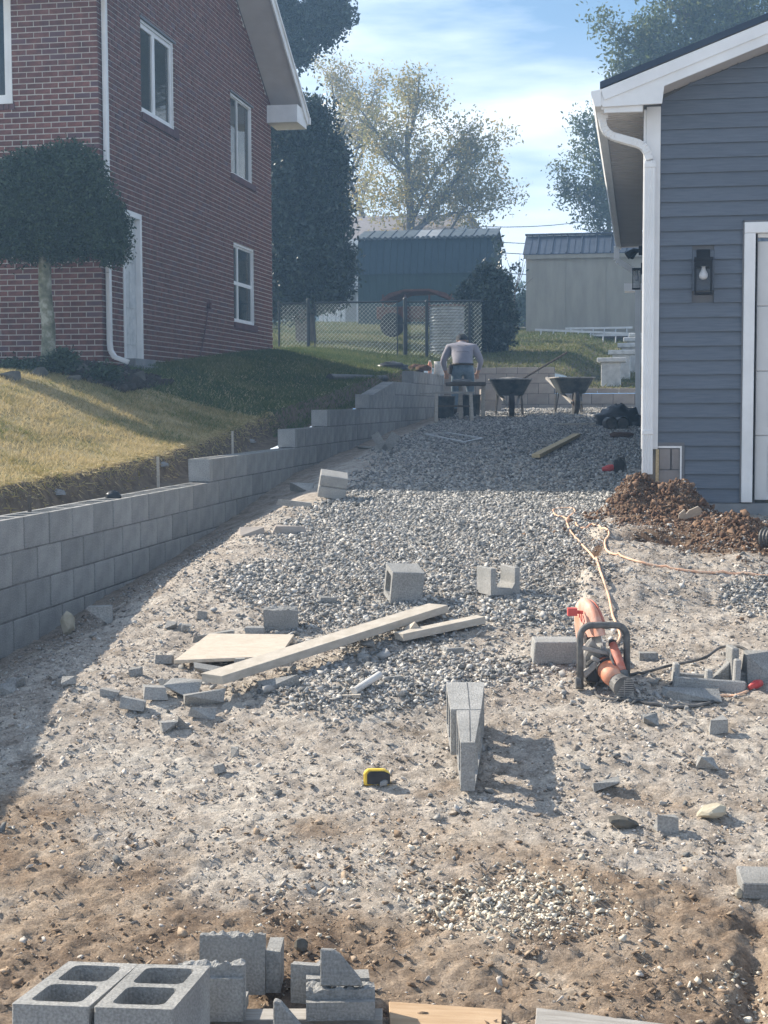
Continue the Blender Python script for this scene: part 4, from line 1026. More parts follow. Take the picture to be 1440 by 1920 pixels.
while x < xse:
    part('roof_panel', lambda b: (b.prism([(YS - .12, sze + .08), (YS + 1.1, zsr), (YS + 1.1, zsr + .02), (YS - .12, sze + .10)], x, x + .395, lambda a, c, h: (h, a, c)),
         b.prism([(YS - .12, sze + .10), (YS + 1.1, zsr + .02), (YS + 1.1, zsr + .055), (YS - .12, sze + .135)], x + .36, x + .39, lambda a, c, h: (h, a, c)),
         b.prism([(YS - .12, sze + .10), (YS + 1.1, zsr + .02), (YS + 1.1, zsr + .035), (YS - .12, sze + .115)], x + .17, x + .19, lambda a, c, h: (h, a, c))), 'shed_roof', shed)
    x += .40
part('ridge_cap', lambda b: b.box(sx0 - .1, xse, YS + .98, YS + 1.22, zsr + .036, zsr + .075), 'shed_roof', shed)
part('rear_roof', lambda b: b.prism([(YS + 1.101, zsr), (YS + 2.9, zsr - .7), (YS + 2.9, zsr - .68), (YS + 1.101, zsr + .02)], sx0 - .08, xse, lambda a, c, h: (h, a, c)), 'shed_roof', shed)
part('gable_wall', lambda b: b.prism([(YS + .1, sze), (YS + 2.8, sze), (YS + 2.6, sze + .2), (YS + 1.1, zsr - .01), (YS + .1, sze + .1)], sx0, sx0 + .05, lambda a, c, h: (h, a, c)), 'shed', shed)

# ladders lying on edge against the shed
for nm, x0p, x1p, yt0, yt1, hh, y, lab in ((0, 1003, 1190, 618, 626, 0.30, 40.2, 'aluminium ladder lying on edge in front, nearer the piers'), (1, 1060, 1186, 616, 614, .2, 41.1, 'second aluminium ladder leaning behind against the shed base')):
    a, c = PY(x0p, yt0, y), PY(x1p, yt1, y)
    ld = thing('ladder', lab, 'ladder', a, 'ladders by the shed')
    dn = Vector((0, -.10, -hh))
    for o_ in (Vector((0, 0, 0)), dn): part('rail', lambda b: b.beam(a + o_, c + o_, .03, .055), 'alu', ld)
    L = (c - a).length; n = int(L / .3)
    for i in range(n):
        p = a.lerp(c, (i + .5) / n); part('rung', lambda b: b.tube([p, p + dn], .016, 6), 'alu', ld)
# white stepped piers beside the garage
pd = [(1146, 671, 730, 29.3, .38), (1165, 657, 722, 30.2, .36), (1181, 644, 710, 31.2, .34), (1190, 633, 700, 32.4, .32), (1199, 625, 690, 33.5, .3)]
pn = ['nearest and lowest', 'second', 'third', 'fourth', 'farthest and highest']
for (px, yt, yb_, flq, w_), nm in zip(pd, pn):
    t_ = P(px, yt, flq); gz = min(yz(t_.x, t_.y), t_.z - .5) - .15
    pr_ = thing('white_pier', '%s of the white stepped stair piers beside the garage' % nm, 'pier', (t_.x, t_.y, gz), 'white stair piers')
    part('shaft', lambda b: b.box(t_.x - w_ / 2, t_.x + w_ / 2, t_.y - w_ / 2, t_.y + w_ / 2, gz, t_.z - .09), 'white_old', pr_, bevel=.01)
    part('cap', lambda b: b.box(t_.x - w_ / 2 - .08, t_.x + w_ / 2 + .10, t_.y - w_ / 2 - .06, t_.y + w_ / 2 + .05, t_.z - .09, t_.z), 'white_old', pr_, bevel=.012)
# far house
YFH = 58.0; hx0, hx1 = PY(600, 440, YFH).x, PY(846, 440, YFH).x
hze = PY(700, 446, YFH).z; YR = YFH + 5; hzr = PY(760, 404, YR).z; hxr = PY(872, 405, YR).x
fh = thing('far_house', 'grey roofed single storey house with pale siding beyond the barn', 'house', (hx0, YFH, 3))
part('wall', lambda b: b.box(hx0 + .2, hx1 - .1, YFH + .4, YR + 4, 2.6, hze), 'far_wall', fh)
part('roof', lambda b: b.add([(hx0 - 2.5, YFH, hze - .02), (hx1 + .1, YFH, hze - .02), (hxr, YR, hzr), (hx0 - 1, YR, hzr), (hx0 - 2.5, YFH, hze - .2), (hx1 + .1, YFH, hze - .2), (hxr, YR, hzr - .2), (hx0 - 1, YR, hzr - .2)], [(0, 1, 2, 3), (7, 6, 5, 4), (0, 4, 5, 1), (1, 5, 6, 2), (2, 6, 7, 3), (3, 7, 4, 0)]), 'far_roof', fh)
part('gable', lambda b: b.add([(hx1 + .15, YFH + .3, hze - .2), (hxr + .06, YR, hzr - .2), (hxr + .75, YR + 5, hze - .2), (hx1 + .2, YFH + .3, 2.6), (hxr + .75, YR + 5, 2.6)], [(0, 1, 2), (3, 0, 2, 4)]), 'far_wall', fh)
part('rake_board', lambda b: b.beam(Vector((hx1 + .2, YFH, hze - .06)), Vector((hxr + .10, YR, hzr + .0)), .12, .22), 'white', fh)
part('gable_roof', lambda b: b.beam(Vector((hxr + .10, YR + .1, hzr)), Vector((hxr + .8, YR + 5.2, hze)), .3, .12), 'far_roof', fh)
part('fascia', lambda b: b.box(hx0 - 2.5, hx1, YFH - .04, YFH - .005, hze - .26, hze - .04), 'white', fh)
vp = PY(755, 424, YFH + 2.6)
part('vent_pipe', lambda b: b.tube([vp + Vector((0, 0, -.2)), vp + Vector((0, 0, .5))], .07, 8), 'alu', fh)
for px in (616, 645):
    q = PY(px, 545, 57); f_ = part('window', lambda b: b.box(q.x - .4, q.x + .4, YFH + .36, YFH + .39, 5.0, 6.0), 'white', fh)
    part('pane', lambda b: b.box(q.x - .33, q.x + .33, YFH + .35, YFH + .359, 5.07, 5.93), 'glass', f_)
por = thing('white_porch', 'low white lean-to with thin posts left of the barn', 'porch', (PY(600, 560, 50).x, 50, 3.0))
pzt = PY(640, 545, 50).z
part('porch_roof', lambda b: b.box(PY(520, 500, 50).x, PY(666, 500, 50).x, 50, 53, pzt, pzt + .22), 'far_wall', por)
part('porch_wall', lambda b: b.box(PY(640, 500, 51).x, PY(668, 500, 51).x, 51, 51.2, 2.6, pzt), 'far_wall', por)
for px in (545, 565, 598, 606, 614, 622, 630, 640): part('porch_post', lambda b: b.box(PY(px, 560, 50).x, PY(px, 560, 50).x + .11, 50.02, 50.12, 2.6, pzt), 'white', por)
part('rail', lambda b: b.box(PY(520, 560, 50).x, PY(640, 560, 50).x, 49.96, 50.01, 3.5, 3.6), 'white', por)

# overhead lines
for (a, c, f_, lab) in (((900, 425, 60), (1180, 396, 90), 0, 'uppermost thin power line crossing the sky above the shed'), ((900, 451, 60), (1180, 440, 90), 0, 'middle thin power line above the shed'), ((900, 470, 60), (1180, 463, 90), 0, 'lower thin power line between barn and shed'), ((900, 507, 60), (1180, 503, 90), 0, 'lowest thin power line between barn and shed')):
    p, q = P(*a), P(*c); pts = [p.lerp(q, t / 8) + Vector((0, 0, -.3 * (1 - (2 * t / 8 - 1) ** 2))) for t in range(9)]
    b = MB(); b.tube(pts, .018, 5); tag(b.build('power_line', 'black', loc=p), lab, 'power line', 'power lines')

# ------------------------------------------------------------------ trees
def crown(name, clumps, leaf, mt, parent, seed, per=14, spread=.16, holes=0, rb_=.5, thr=.42):
    """clumps: (x,y,z,rx,ry,rz,n) ellipsoids; n clusters each of `per` leaf quads"""
    rg = np.random.default_rng(seed); C = []
    for (x, y, z, rx, ry, rz, n) in clumps:
        d = rg.normal(0, 1, (n, 3)); d /= np.linalg.norm(d, axis=1)[:, None]; r = rg.uniform(0, 1, n) ** .42
        C.append(np.array([x, y, z]) + d * r[:, None] * np.array([rx, ry, rz]))
    C = np.concatenate(C)
    if holes:
        k = (fbm(C[:, 0] * holes + C[:, 1] * .7, C[:, 2] * holes, 3, seed) > thr); C = C[k]
    tone = rg.normal(0, .16, len(C)) + rb_
    n = len(C) * per; c = np.repeat(C, per, 0) + rg.normal(0, spread, (n, 3)); t = np.repeat(tone, per) + rg.normal(0, .10, n)
    u = rg.normal(0, 1, (n, 3)); u /= np.linalg.norm(u, axis=1)[:, None]; w = rg.normal(0, 1, (n, 3)); w -= (w * u).sum(1)[:, None] * u; w /= np.linalg.norm(w, axis=1)[:, None]
    s = leaf * rg.uniform(.6, 1.3, n)[:, None]
    v = np.stack([c - u * s, c + w * s * .45, c + u * s, c - w * s * .45], 1).reshape(-1, 3)
    return bulk(name, v, 4, np.arange(4 * n), mt, [('rnd', np.clip(t, 0, 1), 'FACE')], parent, 'stuff')
def limbs(b, p, d, L, r, depth, rr, out, spread=.55, up=.15):
    pts = [p]; rad = [r]; q = p.copy(); dd = d.copy(); n = 4
    for i in range(n):
        dd = (dd + Vector((rr.gauss(0, .10), rr.gauss(0, .10), rr.gauss(0, .08) + up * .2))).normalized(); q = q + dd * (L / n); pts.append(q.copy()); rad.append(r * (1 - .5 * (i + 1) / n))
    b.tube(pts, rad, 7 if depth > 1 else 4, cap=False)
    out += [(x, depth) for x in pts[2:]]
    if depth == 0: return
    for k in range(3 if depth > 1 else 4):
        i = rr.choice([2, 3, 4, 4]); a = rr.uniform(0, 6.283); sp = rr.uniform(.6, 1) * spread
        e = dd.cross(Vector((math.cos(a), math.sin(a), .2))).normalized(); nd = (dd * math.cos(sp) + e * math.sin(sp) + Vector((0, 0, up))).normalized()
        limbs(b, pts[i], nd, L * rr.uniform(.6, .8), rad[i] * .62, depth - 1, rr, out, spread, up)
def fol_from(name, tips, leaf, mt, parent, seed, per, spread, dens=1, rb_=.5):
    rg = np.random.default_rng(seed); C = np.array([t[0][:] for t in tips if t[1] <= 1]); C = C[rg.uniform(0, 1, len(C)) < dens]
    cl = [(x, y, z, .01, .01, .01, 1) for x, y, z in C]
    return crown(name, cl, leaf, mt, parent, seed, per, spread, 0, rb_)
def px_clump(px, py, rx, ry, f_, n, dr=None):
    c = P(px, py, f_); s = F / f_; return (c.x, c.y, c.z, rx / s, (dr or (rx + ry) / 2) / s if dr != 0 else .2, ry / s, n)

# clipped round tree by the house front
tb = P(90, 676, 17.1); tb.z = hz(tb.x, tb.y); tt = P(84, 480, 17.1)
top = thing('topiary_tree', 'round clipped evergreen tree on a mottled trunk before the brick house', 'tree', tb)
part('trunk', lambda b: b.tube([tb + Vector((0, 0, -.05)), tb.lerp(tt, .05), tb.lerp(tt, .35) + Vector((.02, 0, 0)), tb.lerp(tt, .7) + Vector((-.01, 0, 0)), tt, tt + Vector((-.03, 0, .3))], [.13, .085, .078, .075, .07, .05], 12), 'bark_patchy', top, smooth=True)
cc = []
for (px, py, rx, ry, n) in ((105, 400, 118, 92, 2300), (130, 330, 70, 62, 700), (200, 430, 34, 60, 380), (40, 420, 70, 70, 800), (60, 340, 62, 55, 500), (210, 455, 26, 40, 180), (-10, 400, 60, 85, 500)): cc.append(px_clump(px, py, rx, ry, 17.1, n, 85))
crown('crown', cc, .024, 'leaf_topiary', top, 41, 20, .042)
crown('crown_tips', [px_clump(105, 395, 126, 100, 17.1, 500, 92), px_clump(200, 430, 40, 66, 17.1, 90, 85)], .022, 'leaf_topiary', top, 42, 9, .03, 0, .75)
for pts in ([(235, 470), (245, 462), (252, 458)], [(232, 480), (242, 490)], [(120, 280), (125, 262), (122, 248)]):
    w3 = [P(x, y, 16.9) for x, y in pts]; part('twig', lambda b: b.tube(w3, .004, 4), 'bark', top)
# planting bed by the house: mulch, edging rocks, low bushes
xy = sample(9000, -9.3, -5.6, 15.7, 17.5, lambda X, Y: sst(15.75, 15.95, Y + .15 * np.sin(X * 3)) * .95, 51)
scatter('mulch_bed', xy, Hl, rg.lognormal(math.log(.035), .4, len(xy)), 'mulch', 52, ROCKR)
for i, (px, py, w_, lab) in enumerate([(20, 712, .17, 'leftmost rounded edging rock of the house bed'), (75, 705, .19, 'wide dark edging rock under the clipped tree'), (130, 712, .17, 'small edging rock right of the clipped trunk'), (148, 700, .2, 'second edging rock right of the clipped trunk'), (190, 712, .22, 'mossy edging rock below the downspout elbow'), (232, 708, .24, 'brown edging rock below the door step'), (262, 716, .2, 'rightmost edging rock at the end of the bed')]):
    q = G(px, py); tv, tf = ROCKR[i % 8]
    b = MB(); b.add([Vector(v) * w_ * .8 + q + Vector((0, 0, .02)) for v in tv.tolist()], tf.tolist()); tag(b.build('edging_rock', 'field', loc=q, bevel=.012), lab, 'rock', 'edging rocks of the planting bed')
for px, py, rx, ry, lab in ((118, 677, 26, 17, 'low dark bush at the foot of the clipped tree'), (45, 693, 50, 13, 'spreading dark ground shrub left of the trunk'), (200, 700, 30, 10, 'thin ground cover under the downspout')):
    c = P(px, py, 16.6); z_ = hz(c.x, c.y); t_ = thing('bush', lab, 'bush', (c.x, c.y, z_))
    part('stem', lambda b: b.tube([(c.x, c.y, z_ - .02), (c.x, c.y + .02, c.z)], .012, 5), 'bark', t_)
    crown('foliage', [px_clump(px, py, rx, ry, 16.6, int(rx * ry / 4))], .026, 'leaf_topiary', t_, 55 + px, 14, .04)

# magnolia behind the house
mb0 = P(575, 600, 35); mg = thing('magnolia_tree', 'dense dark magnolia standing behind the brick house', 'tree', (mb0.x, mb0.y, yz(mb0.x, mb0.y)))
part('trunk', lambda b: b.tube([(mb0.x, mb0.y, 1.2), (mb0.x - .1, mb0.y, 3), (mb0.x - .3, mb0.y, 6)], [.25, .2, .08], 10), 'bark', mg)
cc = [px_clump(*a, 35, int(n * 1.5)) for *a, n in ((600, 330, 50, 60, 500), (560, 470, 88, 90, 1100), (600, 505, 60, 55, 500), (530, 380, 80, 90, 800), (580, 300, 62, 60, 420), (585, 400, 70, 60, 520), (575, 225, 42, 36, 170), (530, 240, 40, 60, 260), (625, 420, 30, 30, 130), (590, 545, 60, 28, 230), (530, 550, 60, 40, 260))]
crown('crown', cc, .062, 'leaf_dark', mg, 61, 22, .15, 1.5, thr=.385)
tb2 = P(470, 560, 42); tt2 = thing('tall_evergreen_tree', 'tall dark evergreen tree rising over the brick house roof', 'tree', (tb2.x, tb2.y, yz(tb2.x, tb2.y)))
ob = MB(); outp = []; ob.tube([(tb2.x, tb2.y, 1), (tb2.x, tb2.y, 8), (tb2.x + .4, tb2.y, 14)], [.35, .28, .15], 10)
for a, c in (((455, 40), (600, 55)), ((470, 0), (620, 20)), ((500, 90), (560, 105))): ob.tube([P(*a, 42), P((a[0] + c[0]) / 2, (a[1] + c[1]) / 2 - 6, 42), P(*c, 42)], [.06, .04, .015], 6)
ob.build('trunk', 'bark', tt2)
cc = [px_clump(*a, 42, n) for *a, n in ((560, -30, 90, 70, 900), (600, 30, 48, 40, 300), (560, 25, 50, 30, 150), (535, 70, 30, 30, 70), (570, 95, 16, 14, 26), (500, -30, 70, 60, 400), (636, 28, 20, 14, 50), (600, 65, 32, 20, 60), (545, 105, 22, 16, 26), (560, 118, 12, 7, 10))]
crown('crown', cc, .075, 'leaf_dark', tt2, 63, 20, .17, .9, thr=.36)

# autumn tree in the middle
def big_tree(name, label, base, fl_, H0, segs, seed, leaf, mt, per, spread, dens=1, r0=.28, extra=None, depth=3, L=3.0, rb_=.5, lean=None):
    p0 = P(*base, fl_); z = min(yz(p0.x, p0.y), p0.z); p0.z = z
    t = thing(name, label, 'tree', p0); rr = random.Random(seed); b = MB(); out = []
    for (a, c, r_) in segs:
        A, C_ = P(*a, fl_), P(*c, fl_); A.z = max(A.z, z)
        mid = A.lerp(C_, .5) + Vector((rr.uniform(-.1, .1), rr.uniform(-.3, .3), 0))
        b.tube([A, mid, C_], [r_, r_ * .8, r_ * .6], 8)
        d = (C_ - A).normalized()
        for k in range(4):
            q = A.lerp(C_, .35 + .65 * (k + .5) / 4 + .0); e = Vector((rr.uniform(-1, 1), rr.uniform(-.9, .9), rr.uniform(-.1, .6))).normalized()
            limbs(b, q, (d * .6 + e * .9).normalized(), L * rr.uniform(.6, 1), r_ * .38, depth - 1, rr, out, .6, .12)
        limbs(b, C_, d, L, r_ * .6, depth - 1, rr, out, .5, .12)
    b.build('trunk', 'bark', t)
    cl = fol_from('crown', out, leaf, mt, t, seed, per, spread, dens, rb_)
    if extra: crown('crown', [px_clump(*e[:5], e[5]) for e in extra], leaf, mt, t, seed + 1, per, spread * 1.0, 0, rb_)
    return t
big_tree('autumn_tree', 'large thin leaved autumn tree above the barn roof', (768, 600), 60, 0,
         [((768, 560), (770, 400), .26), ((770, 400), (764, 270), .16), ((770, 420), (812, 335), .11), ((812, 335), (850, 280), .07), ((768, 340), (700, 240), .08), ((775, 440), (850, 340), .14), ((850, 340), (895, 300), .06), ((840, 400), (905, 395), .05), ((764, 270), (784, 190), .08), ((765, 330), (730, 300), .08), ((845, 430), (900, 365), .05)],
         71, .078, 'leaf_fall', 9, .22, .42, L=.85, rb_=.5,
         extra=[(765, 235, 95, 85, 60, 190), (835, 320, 90, 80, 60, 200), (725, 320, 70, 85, 60, 150), (790, 170, 42, 30, 60, 40), (870, 385, 70, 48, 60, 190), (750, 380, 90, 40, 60, 170), (900, 340, 55, 60, 60, 80), (905, 290, 40, 40, 60, 26)])
big_tree('leaning_tree', 'leaning yellow leaved tree left of the large autumn tree', (690, 600), 66, 0,
         [((700, 470), (655, 335), .15), ((655, 335), (640, 240), .11), ((650, 345), (700, 240), .08), ((640, 260), (625, 180), .06), ((655, 330), (690, 210), .05)],
         77, .075, 'leaf_fall', 8, .24, .55, L=1.0, rb_=.62, extra=[(655, 240, 52, 75, 66, 130), (640, 340, 45, 60, 66, 100), (650, 390, 55, 22, 66, 70)])
# trees behind the garage
big_tree('leafy_tree', 'big grey green tree standing behind the garage roof', (1380, 500), 46, 0,
         [((1380, 300), (1370, 60), .3), ((1370, 100), (1280, 30), .12), ((1370, 60), (1420, -60), .15), ((1330, 80), (1230, 110), .07), ((1230, 110), (1195, 90), .05), ((1380, 160), (1250, 140), .08)],
         81, .075, 'leaf_green', 10, .20, .7, L=.75, extra=[(1380, 30, 95, 80, 46, 560), (1305, 85, 52, 50, 46, 230), (1420, 100, 70, 60, 46, 260), (1215, 95, 34, 32, 46, 70), (1170, 120, 22, 14, 46, 22), (1265, 110, 34, 36, 46, 110), (1310, 20, 40, 40, 46, 140)], rb_=.42)
big_tree('leafy_tree', 'slim green tree between the shed roof and the garage gutter', (1150, 620), 56, 0,
         [((1150, 520), (1140, 340), .12), ((1140, 340), (1120, 260), .07), ((1140, 400), (1090, 360), .05)],
         85, .075, 'leaf_green', 10, .2, .7, L=.6, extra=[(1118, 310, 42, 60, 56, 130), (1110, 390, 40, 45, 56, 110), (1145, 350, 30, 90, 56, 190), (1078, 285, 16, 20, 56, 14)], rb_=.5)
# dark vine covered mass right of the tank
vb = P(905, 640, 33.5); vt = thing('vine_thicket', 'dark evergreen thicket covering the fence right of the steel pipe', 'bush', (vb.x, vb.y, yz(vb.x, vb.y)))
part('stem', lambda b: b.tube([(vb.x, vb.y, .9), (vb.x + .1, vb.y, 2.0)], .05, 6), 'bark', vt)
crown('foliage', [px_clump(*a, 33.5, n) for *a, n in ((908, 585, 44, 58, 800), (930, 605, 28, 50, 420), (885, 625, 40, 32, 300), (938, 545, 12, 34, 110), (915, 535, 26, 34, 200), (880, 565, 22, 26, 90), (948, 590, 10, 30, 60))], .06, 'leaf_dark', vt, 91, 20, .10)
vs = P(945, 545, 34); tag(part('dead_trunk', lambda b: b.tube([Vector((vs.x, vs.y, 1.2)), P(944, 555, 34), P(943, 512, 34)], [.12, .10, .04], 8), 'bark', None, world=False), 'broken grey trunk poking out of the dark thicket', 'tree trunk')
sp0 = P(963, 625, 36); sap = thing('sapling', 'bare young sapling standing between barn and shed', 'tree', (sp0.x, sp0.y, sp0.z - .1))
b = MB(); rr = random.Random(5); out = []
b.tube([sp0, P(964, 570, 36), P(966, 540, 36)], [.03, .025, .018], 6)
for a in ((945, 470), (975, 475), (988, 480), (1000, 520), (950, 510), (985, 465)): b.tube([P(965, 548, 36), P((965 + a[0]) / 2 + 3, (548 + a[1]) / 2, 36), P(*a, 36)], [.012, .008, .003], 4)
b.build('trunk', 'bark', sap)
crown('foliage', [px_clump(*a, 36, n) for *a, n in ((940, 478, 10, 8, 5), (968, 505, 10, 14, 7), (935, 500, 5, 20, 4), (975, 542, 10, 4, 4), (956, 520, 10, 8, 3), (935, 460, 8, 30, 6))], .05, 'leaf_dark', sap, 93, 9, .07)
# far shrubs closing the gap, and woods on the skyline
for i, (px, py, rx, ry, f_, n, mt, nm, lab) in enumerate([(985, 575, 22, 24, 60, 90, 'leaf_green', 'shrub', 'distant green shrub seen between barn and shed'), (960, 605, 26, 16, 62, 70, 'leaf_fall', 'shrub', 'distant brown shrub seen between barn and shed')]):
    c = P(px, py, f_); t_ = thing(nm, lab, 'shrub', (c.x, c.y, yz(c.x, c.y)))
    part('stem', lambda b: b.tube([(c.x, c.y, yz(c.x, c.y) - .1), c], .05, 5), 'bark', t_)
    crown('foliage', [px_clump(px, py, rx, ry, f_, n)], .09, mt, t_, 95 + i, 12, .2, 0, .3)
rgw = np.random.default_rng(99); cc = []
for i in range(70):
    x = -60 + i * 1.9; cc.append((x + rgw.normal(0, 1), 115 + rgw.normal(0, 4), 5.5 + rgw.uniform(-.8, 1.2), 2.4, 2.4, 2.6, 60))
wd = crown('far_woods', cc, .35, 'leaf_green', thing('tree_line', 'low line of distant trees beyond the houses', 'trees', (0, 115, 3)), 101, 10, .5, 0, .3)

# ------------------------------------------------------------------ loose things on the drive
def RZ(a): return Matrix.Rotation(R(a), 4, 'Z')
def placed(o, loc, rot=(0, 0, 0)):
    o.location = loc; o.rotation_euler = [R(a) for a in rot]; return o
def mesh_thing(me, name, label, cat, loc, rot=(0, 0, 0), group=None):
    o = bpy.data.objects.new(name, me); COL.objects.link(o); placed(o, loc, rot); return tag(o, label, cat, group)
def rough_block(L, Wd, Hh, seed, side='z', amp=.02, mt='cmu', n=14):
    """block piece whose top face is a rough break"""
    bm = bmesh.new(); r = bmesh.ops.create_grid(bm, x_segments=n, y_segments=max(2, int(n * Wd / L)), size=.5)
    for v in bm.verts: v.co.x = (v.co.x + .5) * L; v.co.y = (v.co.y + .5) * Wd; v.co.z = Hh
    ed = [e for e in bm.edges if e.is_boundary]; r = bmesh.ops.extrude_edge_only(bm, edges=ed)
    nv = [g for g in r['geom'] if isinstance(g, bmesh.types.BMVert)]
    for v in nv: v.co.z = 0
    bmesh.ops.contextual_create(bm, geom=[e for e in bm.edges if e.is_boundary])
    for v in bm.verts:
        if v.co.z > Hh * .5: v.co.z += amp * (mnoise.noise(Vector((v.co.x * 26, v.co.y * 26, seed))) * 1.0 + .6 * mnoise.noise(Vector((v.co.x * 70, v.co.y * 70, seed + 5))))
    bmesh.ops.recalc_face_normals(bm, faces=bm.faces)
    me = bpy.data.meshes.new('broken_block'); bm.to_mesh(me); bm.free(); me.materials.append(M[mt]); return me
def fragment(px, py, dims, rot, label, seed, mt='cmu', up=0.0, name='block_fragment', group='broken pieces of concrete block', bev=0):
    q = G(px, py); rr = random.Random(seed); bm = bmesh.new()
    rnd_ = mt in ('field', 'yellow_stone', 'clod_dark', 'stone_white')
    for i in range(40 if rnd_ else 12):
        if rnd_:
            v = Vector((rr.gauss(0, 1), rr.gauss(0, 1), rr.gauss(0, 1))).normalized() * rr.uniform(.86, 1.0); bm.verts.new((v.x * dims[0] / 2, v.y * dims[1] / 2, v.z * dims[2] / 2)); continue
        v = Vector((rr.choice([-1, 1]) * rr.uniform(.7, 1), rr.choice([-1, 1]) * rr.uniform(.7, 1), rr.choice([-1, 1]) * rr.uniform(.75, 1)))
        bm.verts.new((v.x * dims[0] / 2, v.y * dims[1] / 2, v.z * dims[2] / 2))
    r = bmesh.ops.convex_hull(bm, input=bm.verts)
    bmesh.ops.delete(bm, geom=list({g for g in r['geom_unused'] + r['geom_interior'] if isinstance(g, bmesh.types.BMVert)}), context='VERTS')
    bmesh.ops.recalc_face_normals(bm, faces=bm.faces)
    me = bpy.data.meshes.new(name); bm.to_mesh(me); bm.free(); me.materials.append(M[mt])
    o = bpy.data.objects.new(name, me); COL.objects.link(o)
    placed(o, q + Vector((0, 0, dims[2] * .38 + up)), (rot[0], rot[1], rot[2] + 9.7)); return tag(o, label, 'block piece' if mt.startswith('cmu') else 'stone', group)

# half block standing on the gravel
q = G(755, 1127)
me = cmu_mesh(.195, .195, .195, 1)
bm = bmesh.new(); bm.from_mesh(me); bmesh.ops.rotate(bm, verts=bm.verts, cent=(0, 0, 0), matrix=Matrix.Rotation(R(90), 3, 'Y')); bmesh.ops.translate(bm, verts=bm.verts, vec=(-.0975, -.0975, .195)); bm.to_mesh(me); bm.free()
mesh_thing(me, 'half_block', 'grey half block standing upright on the gravel, cell open to the left', 'concrete block', q + FL * .08 + Vector((0, 0, -.005)), (11, 3, 22))
# U shaped bond beam piece
q = G(934, 1112)
b = MB(); L, w_, h_, t_ = .20, .195, .165, .034
b.prism([(0, 0), (w_, 0), (w_, h_), (w_ - t_, h_), (w_ - t_, .07), (w_ - t_ - .02, .038), (t_ + .02, .038), (t_, .07), (t_, h_), (0, h_)], 0, L, lambda a, c, h: (h - L / 2, a - w_ / 2, c))
o = b.build('channel_block', 'cmu', bevel=.003); placed(o, q + Vector((0, 0, -.01)), (0, 0, -58)); tag(o, 'grey U shaped channel block lying open side up right of the half block', 'concrete block')
# tilted block at the edge of the shade
q = G(620, 938); b = MB()
b.box(-.12, .12, -.10, .10, 0, .098); b.box(-.12, .12, -.10, .10, .106, .20); b.box(-.11, .11, -.09, .09, .096, .108)
o = b.build('grooved_block', 'cmu', bevel=.005); placed(o, q + FL * .1 + Vector((0, 0, .035)), (14, 9, 14)); tag(o, 'grooved grey block tilted on the dirt where the shade ends', 'concrete block')
fragment(566, 922, (.24, .16, .10), (0, 5, 0), 'pale broken slab lying left of the tilted grooved block', 3)
fragment(552, 950, (.2, .34, .06), (0, 8, 30), 'flat slab piece leaning on dirt in the shade', 4)
fragment(545, 1000, (.28, .1, .07), (0, 0, -4), 'long pale rubble piece at the left edge of the gravel', 5, 'cmu_tan')
fragment(470, 1003, (.22, .12, .07), (0, 0, 10), 'left pale rubble piece at the foot of the shade edge', 6, 'cmu_tan')
# broken block beside the plywood
q = G(524, 1182); mesh_thing(rough_block(.19, .16, .125, 3, amp=.012), 'broken_block', 'broken dark grey block standing behind the plywood sheet', 'concrete block', q + RT * -.09 + FL * .02 + Vector((0, 0, -.015)), (0, 0, 12))
fragment(478, 1188, (.12, .09, .045), (0, 0, 5), 'flat chip touching the left of the broken block', 7)
fragment(615, 1132, (.12, .08, .05), (5, 0, 10), 'grey lump on the gravel right of the broken block', 8)
# plywood sheet
def quad_board(name, label, cat, pix, th, mt, lift=(0, 0, 0, 0), group=None):
    c = [G(px, py, 0) for px, py in pix]; c = [p + Vector((0, 0, l_ + th)) for p, l_ in zip(c, lift)]
    # keep it planar: fit a plane
    n = (c[1] - c[0]).cross(c[3] - c[0]).normalized(); c[2] = c[2] - n * (c[2] - c[0]).dot(n)
    b = MB(); b.hexa([p - n * th * (1 if n.z > 0 else -1) for p in c] + c); o = b.build(name, mt, loc=c[0], bevel=.002)
    return tag(o, label, cat, group)
quad_board('plywood_sheet', 'tan square plywood offcut lying over rubble', 'plywood sheet', [(326, 1256), (524, 1248), (552, 1203), (392, 1204)], .018, 'wood', (.03, .03, .03, .03))
def plank(name, label, a, c, w_, th, mt, la=0, lc=0, cat='plank', group=None):
    A, C_ = G(*a) + Vector((0, 0, th / 2 + la)), G(*c) + Vector((0, 0, th / 2 + lc))
    b = MB(); b.beam(A - A, C_ - A, w_, th); o = b.build(name, mt, bevel=.002); o.location = A; return tag(o, label, cat, group)
plank('plank', 'long dusty plank lying diagonally across the rubble', (398, 1312), (822, 1157), .135, .042, 'wood_grey', .075, .03)
plank('plank', 'short split plank right of the long diagonal plank', (748, 1208), (902, 1175), .085, .04, 'wood_grey', .02, .02)
fragment(772, 1198, (.05, .10, .07), (0, 40, 20), 'splintered wood tip on the short plank', 12, 'wood', .03, 'wood_splinter', None)
plank('plank', 'new yellow stud lying on the shaded gravel', (1005, 862), (1082, 822), .09, .04, 'wood_new', .02, .02)
plank('plank', 'thin pale board flat on the far shaded gravel', (1040, 798), (1126, 797), .09, .03, 'wood_grey')
quad_board('timber_board', 'orange brown board flat at the bottom edge, right of the block pile', 'board', [(733, 1990), (938, 2000), (942, 1905), (729, 1892)], .02, 'wood_orange', (.0, .0, .0, .0))
quad_board('timber_board', 'weathered grey board at the bottom edge, right of the orange board', 'board', [(998, 1990), (1300, 2040), (1280, 1930), (1006, 1903)], .02, 'wood_weather', (.0, .0, .0, .0))
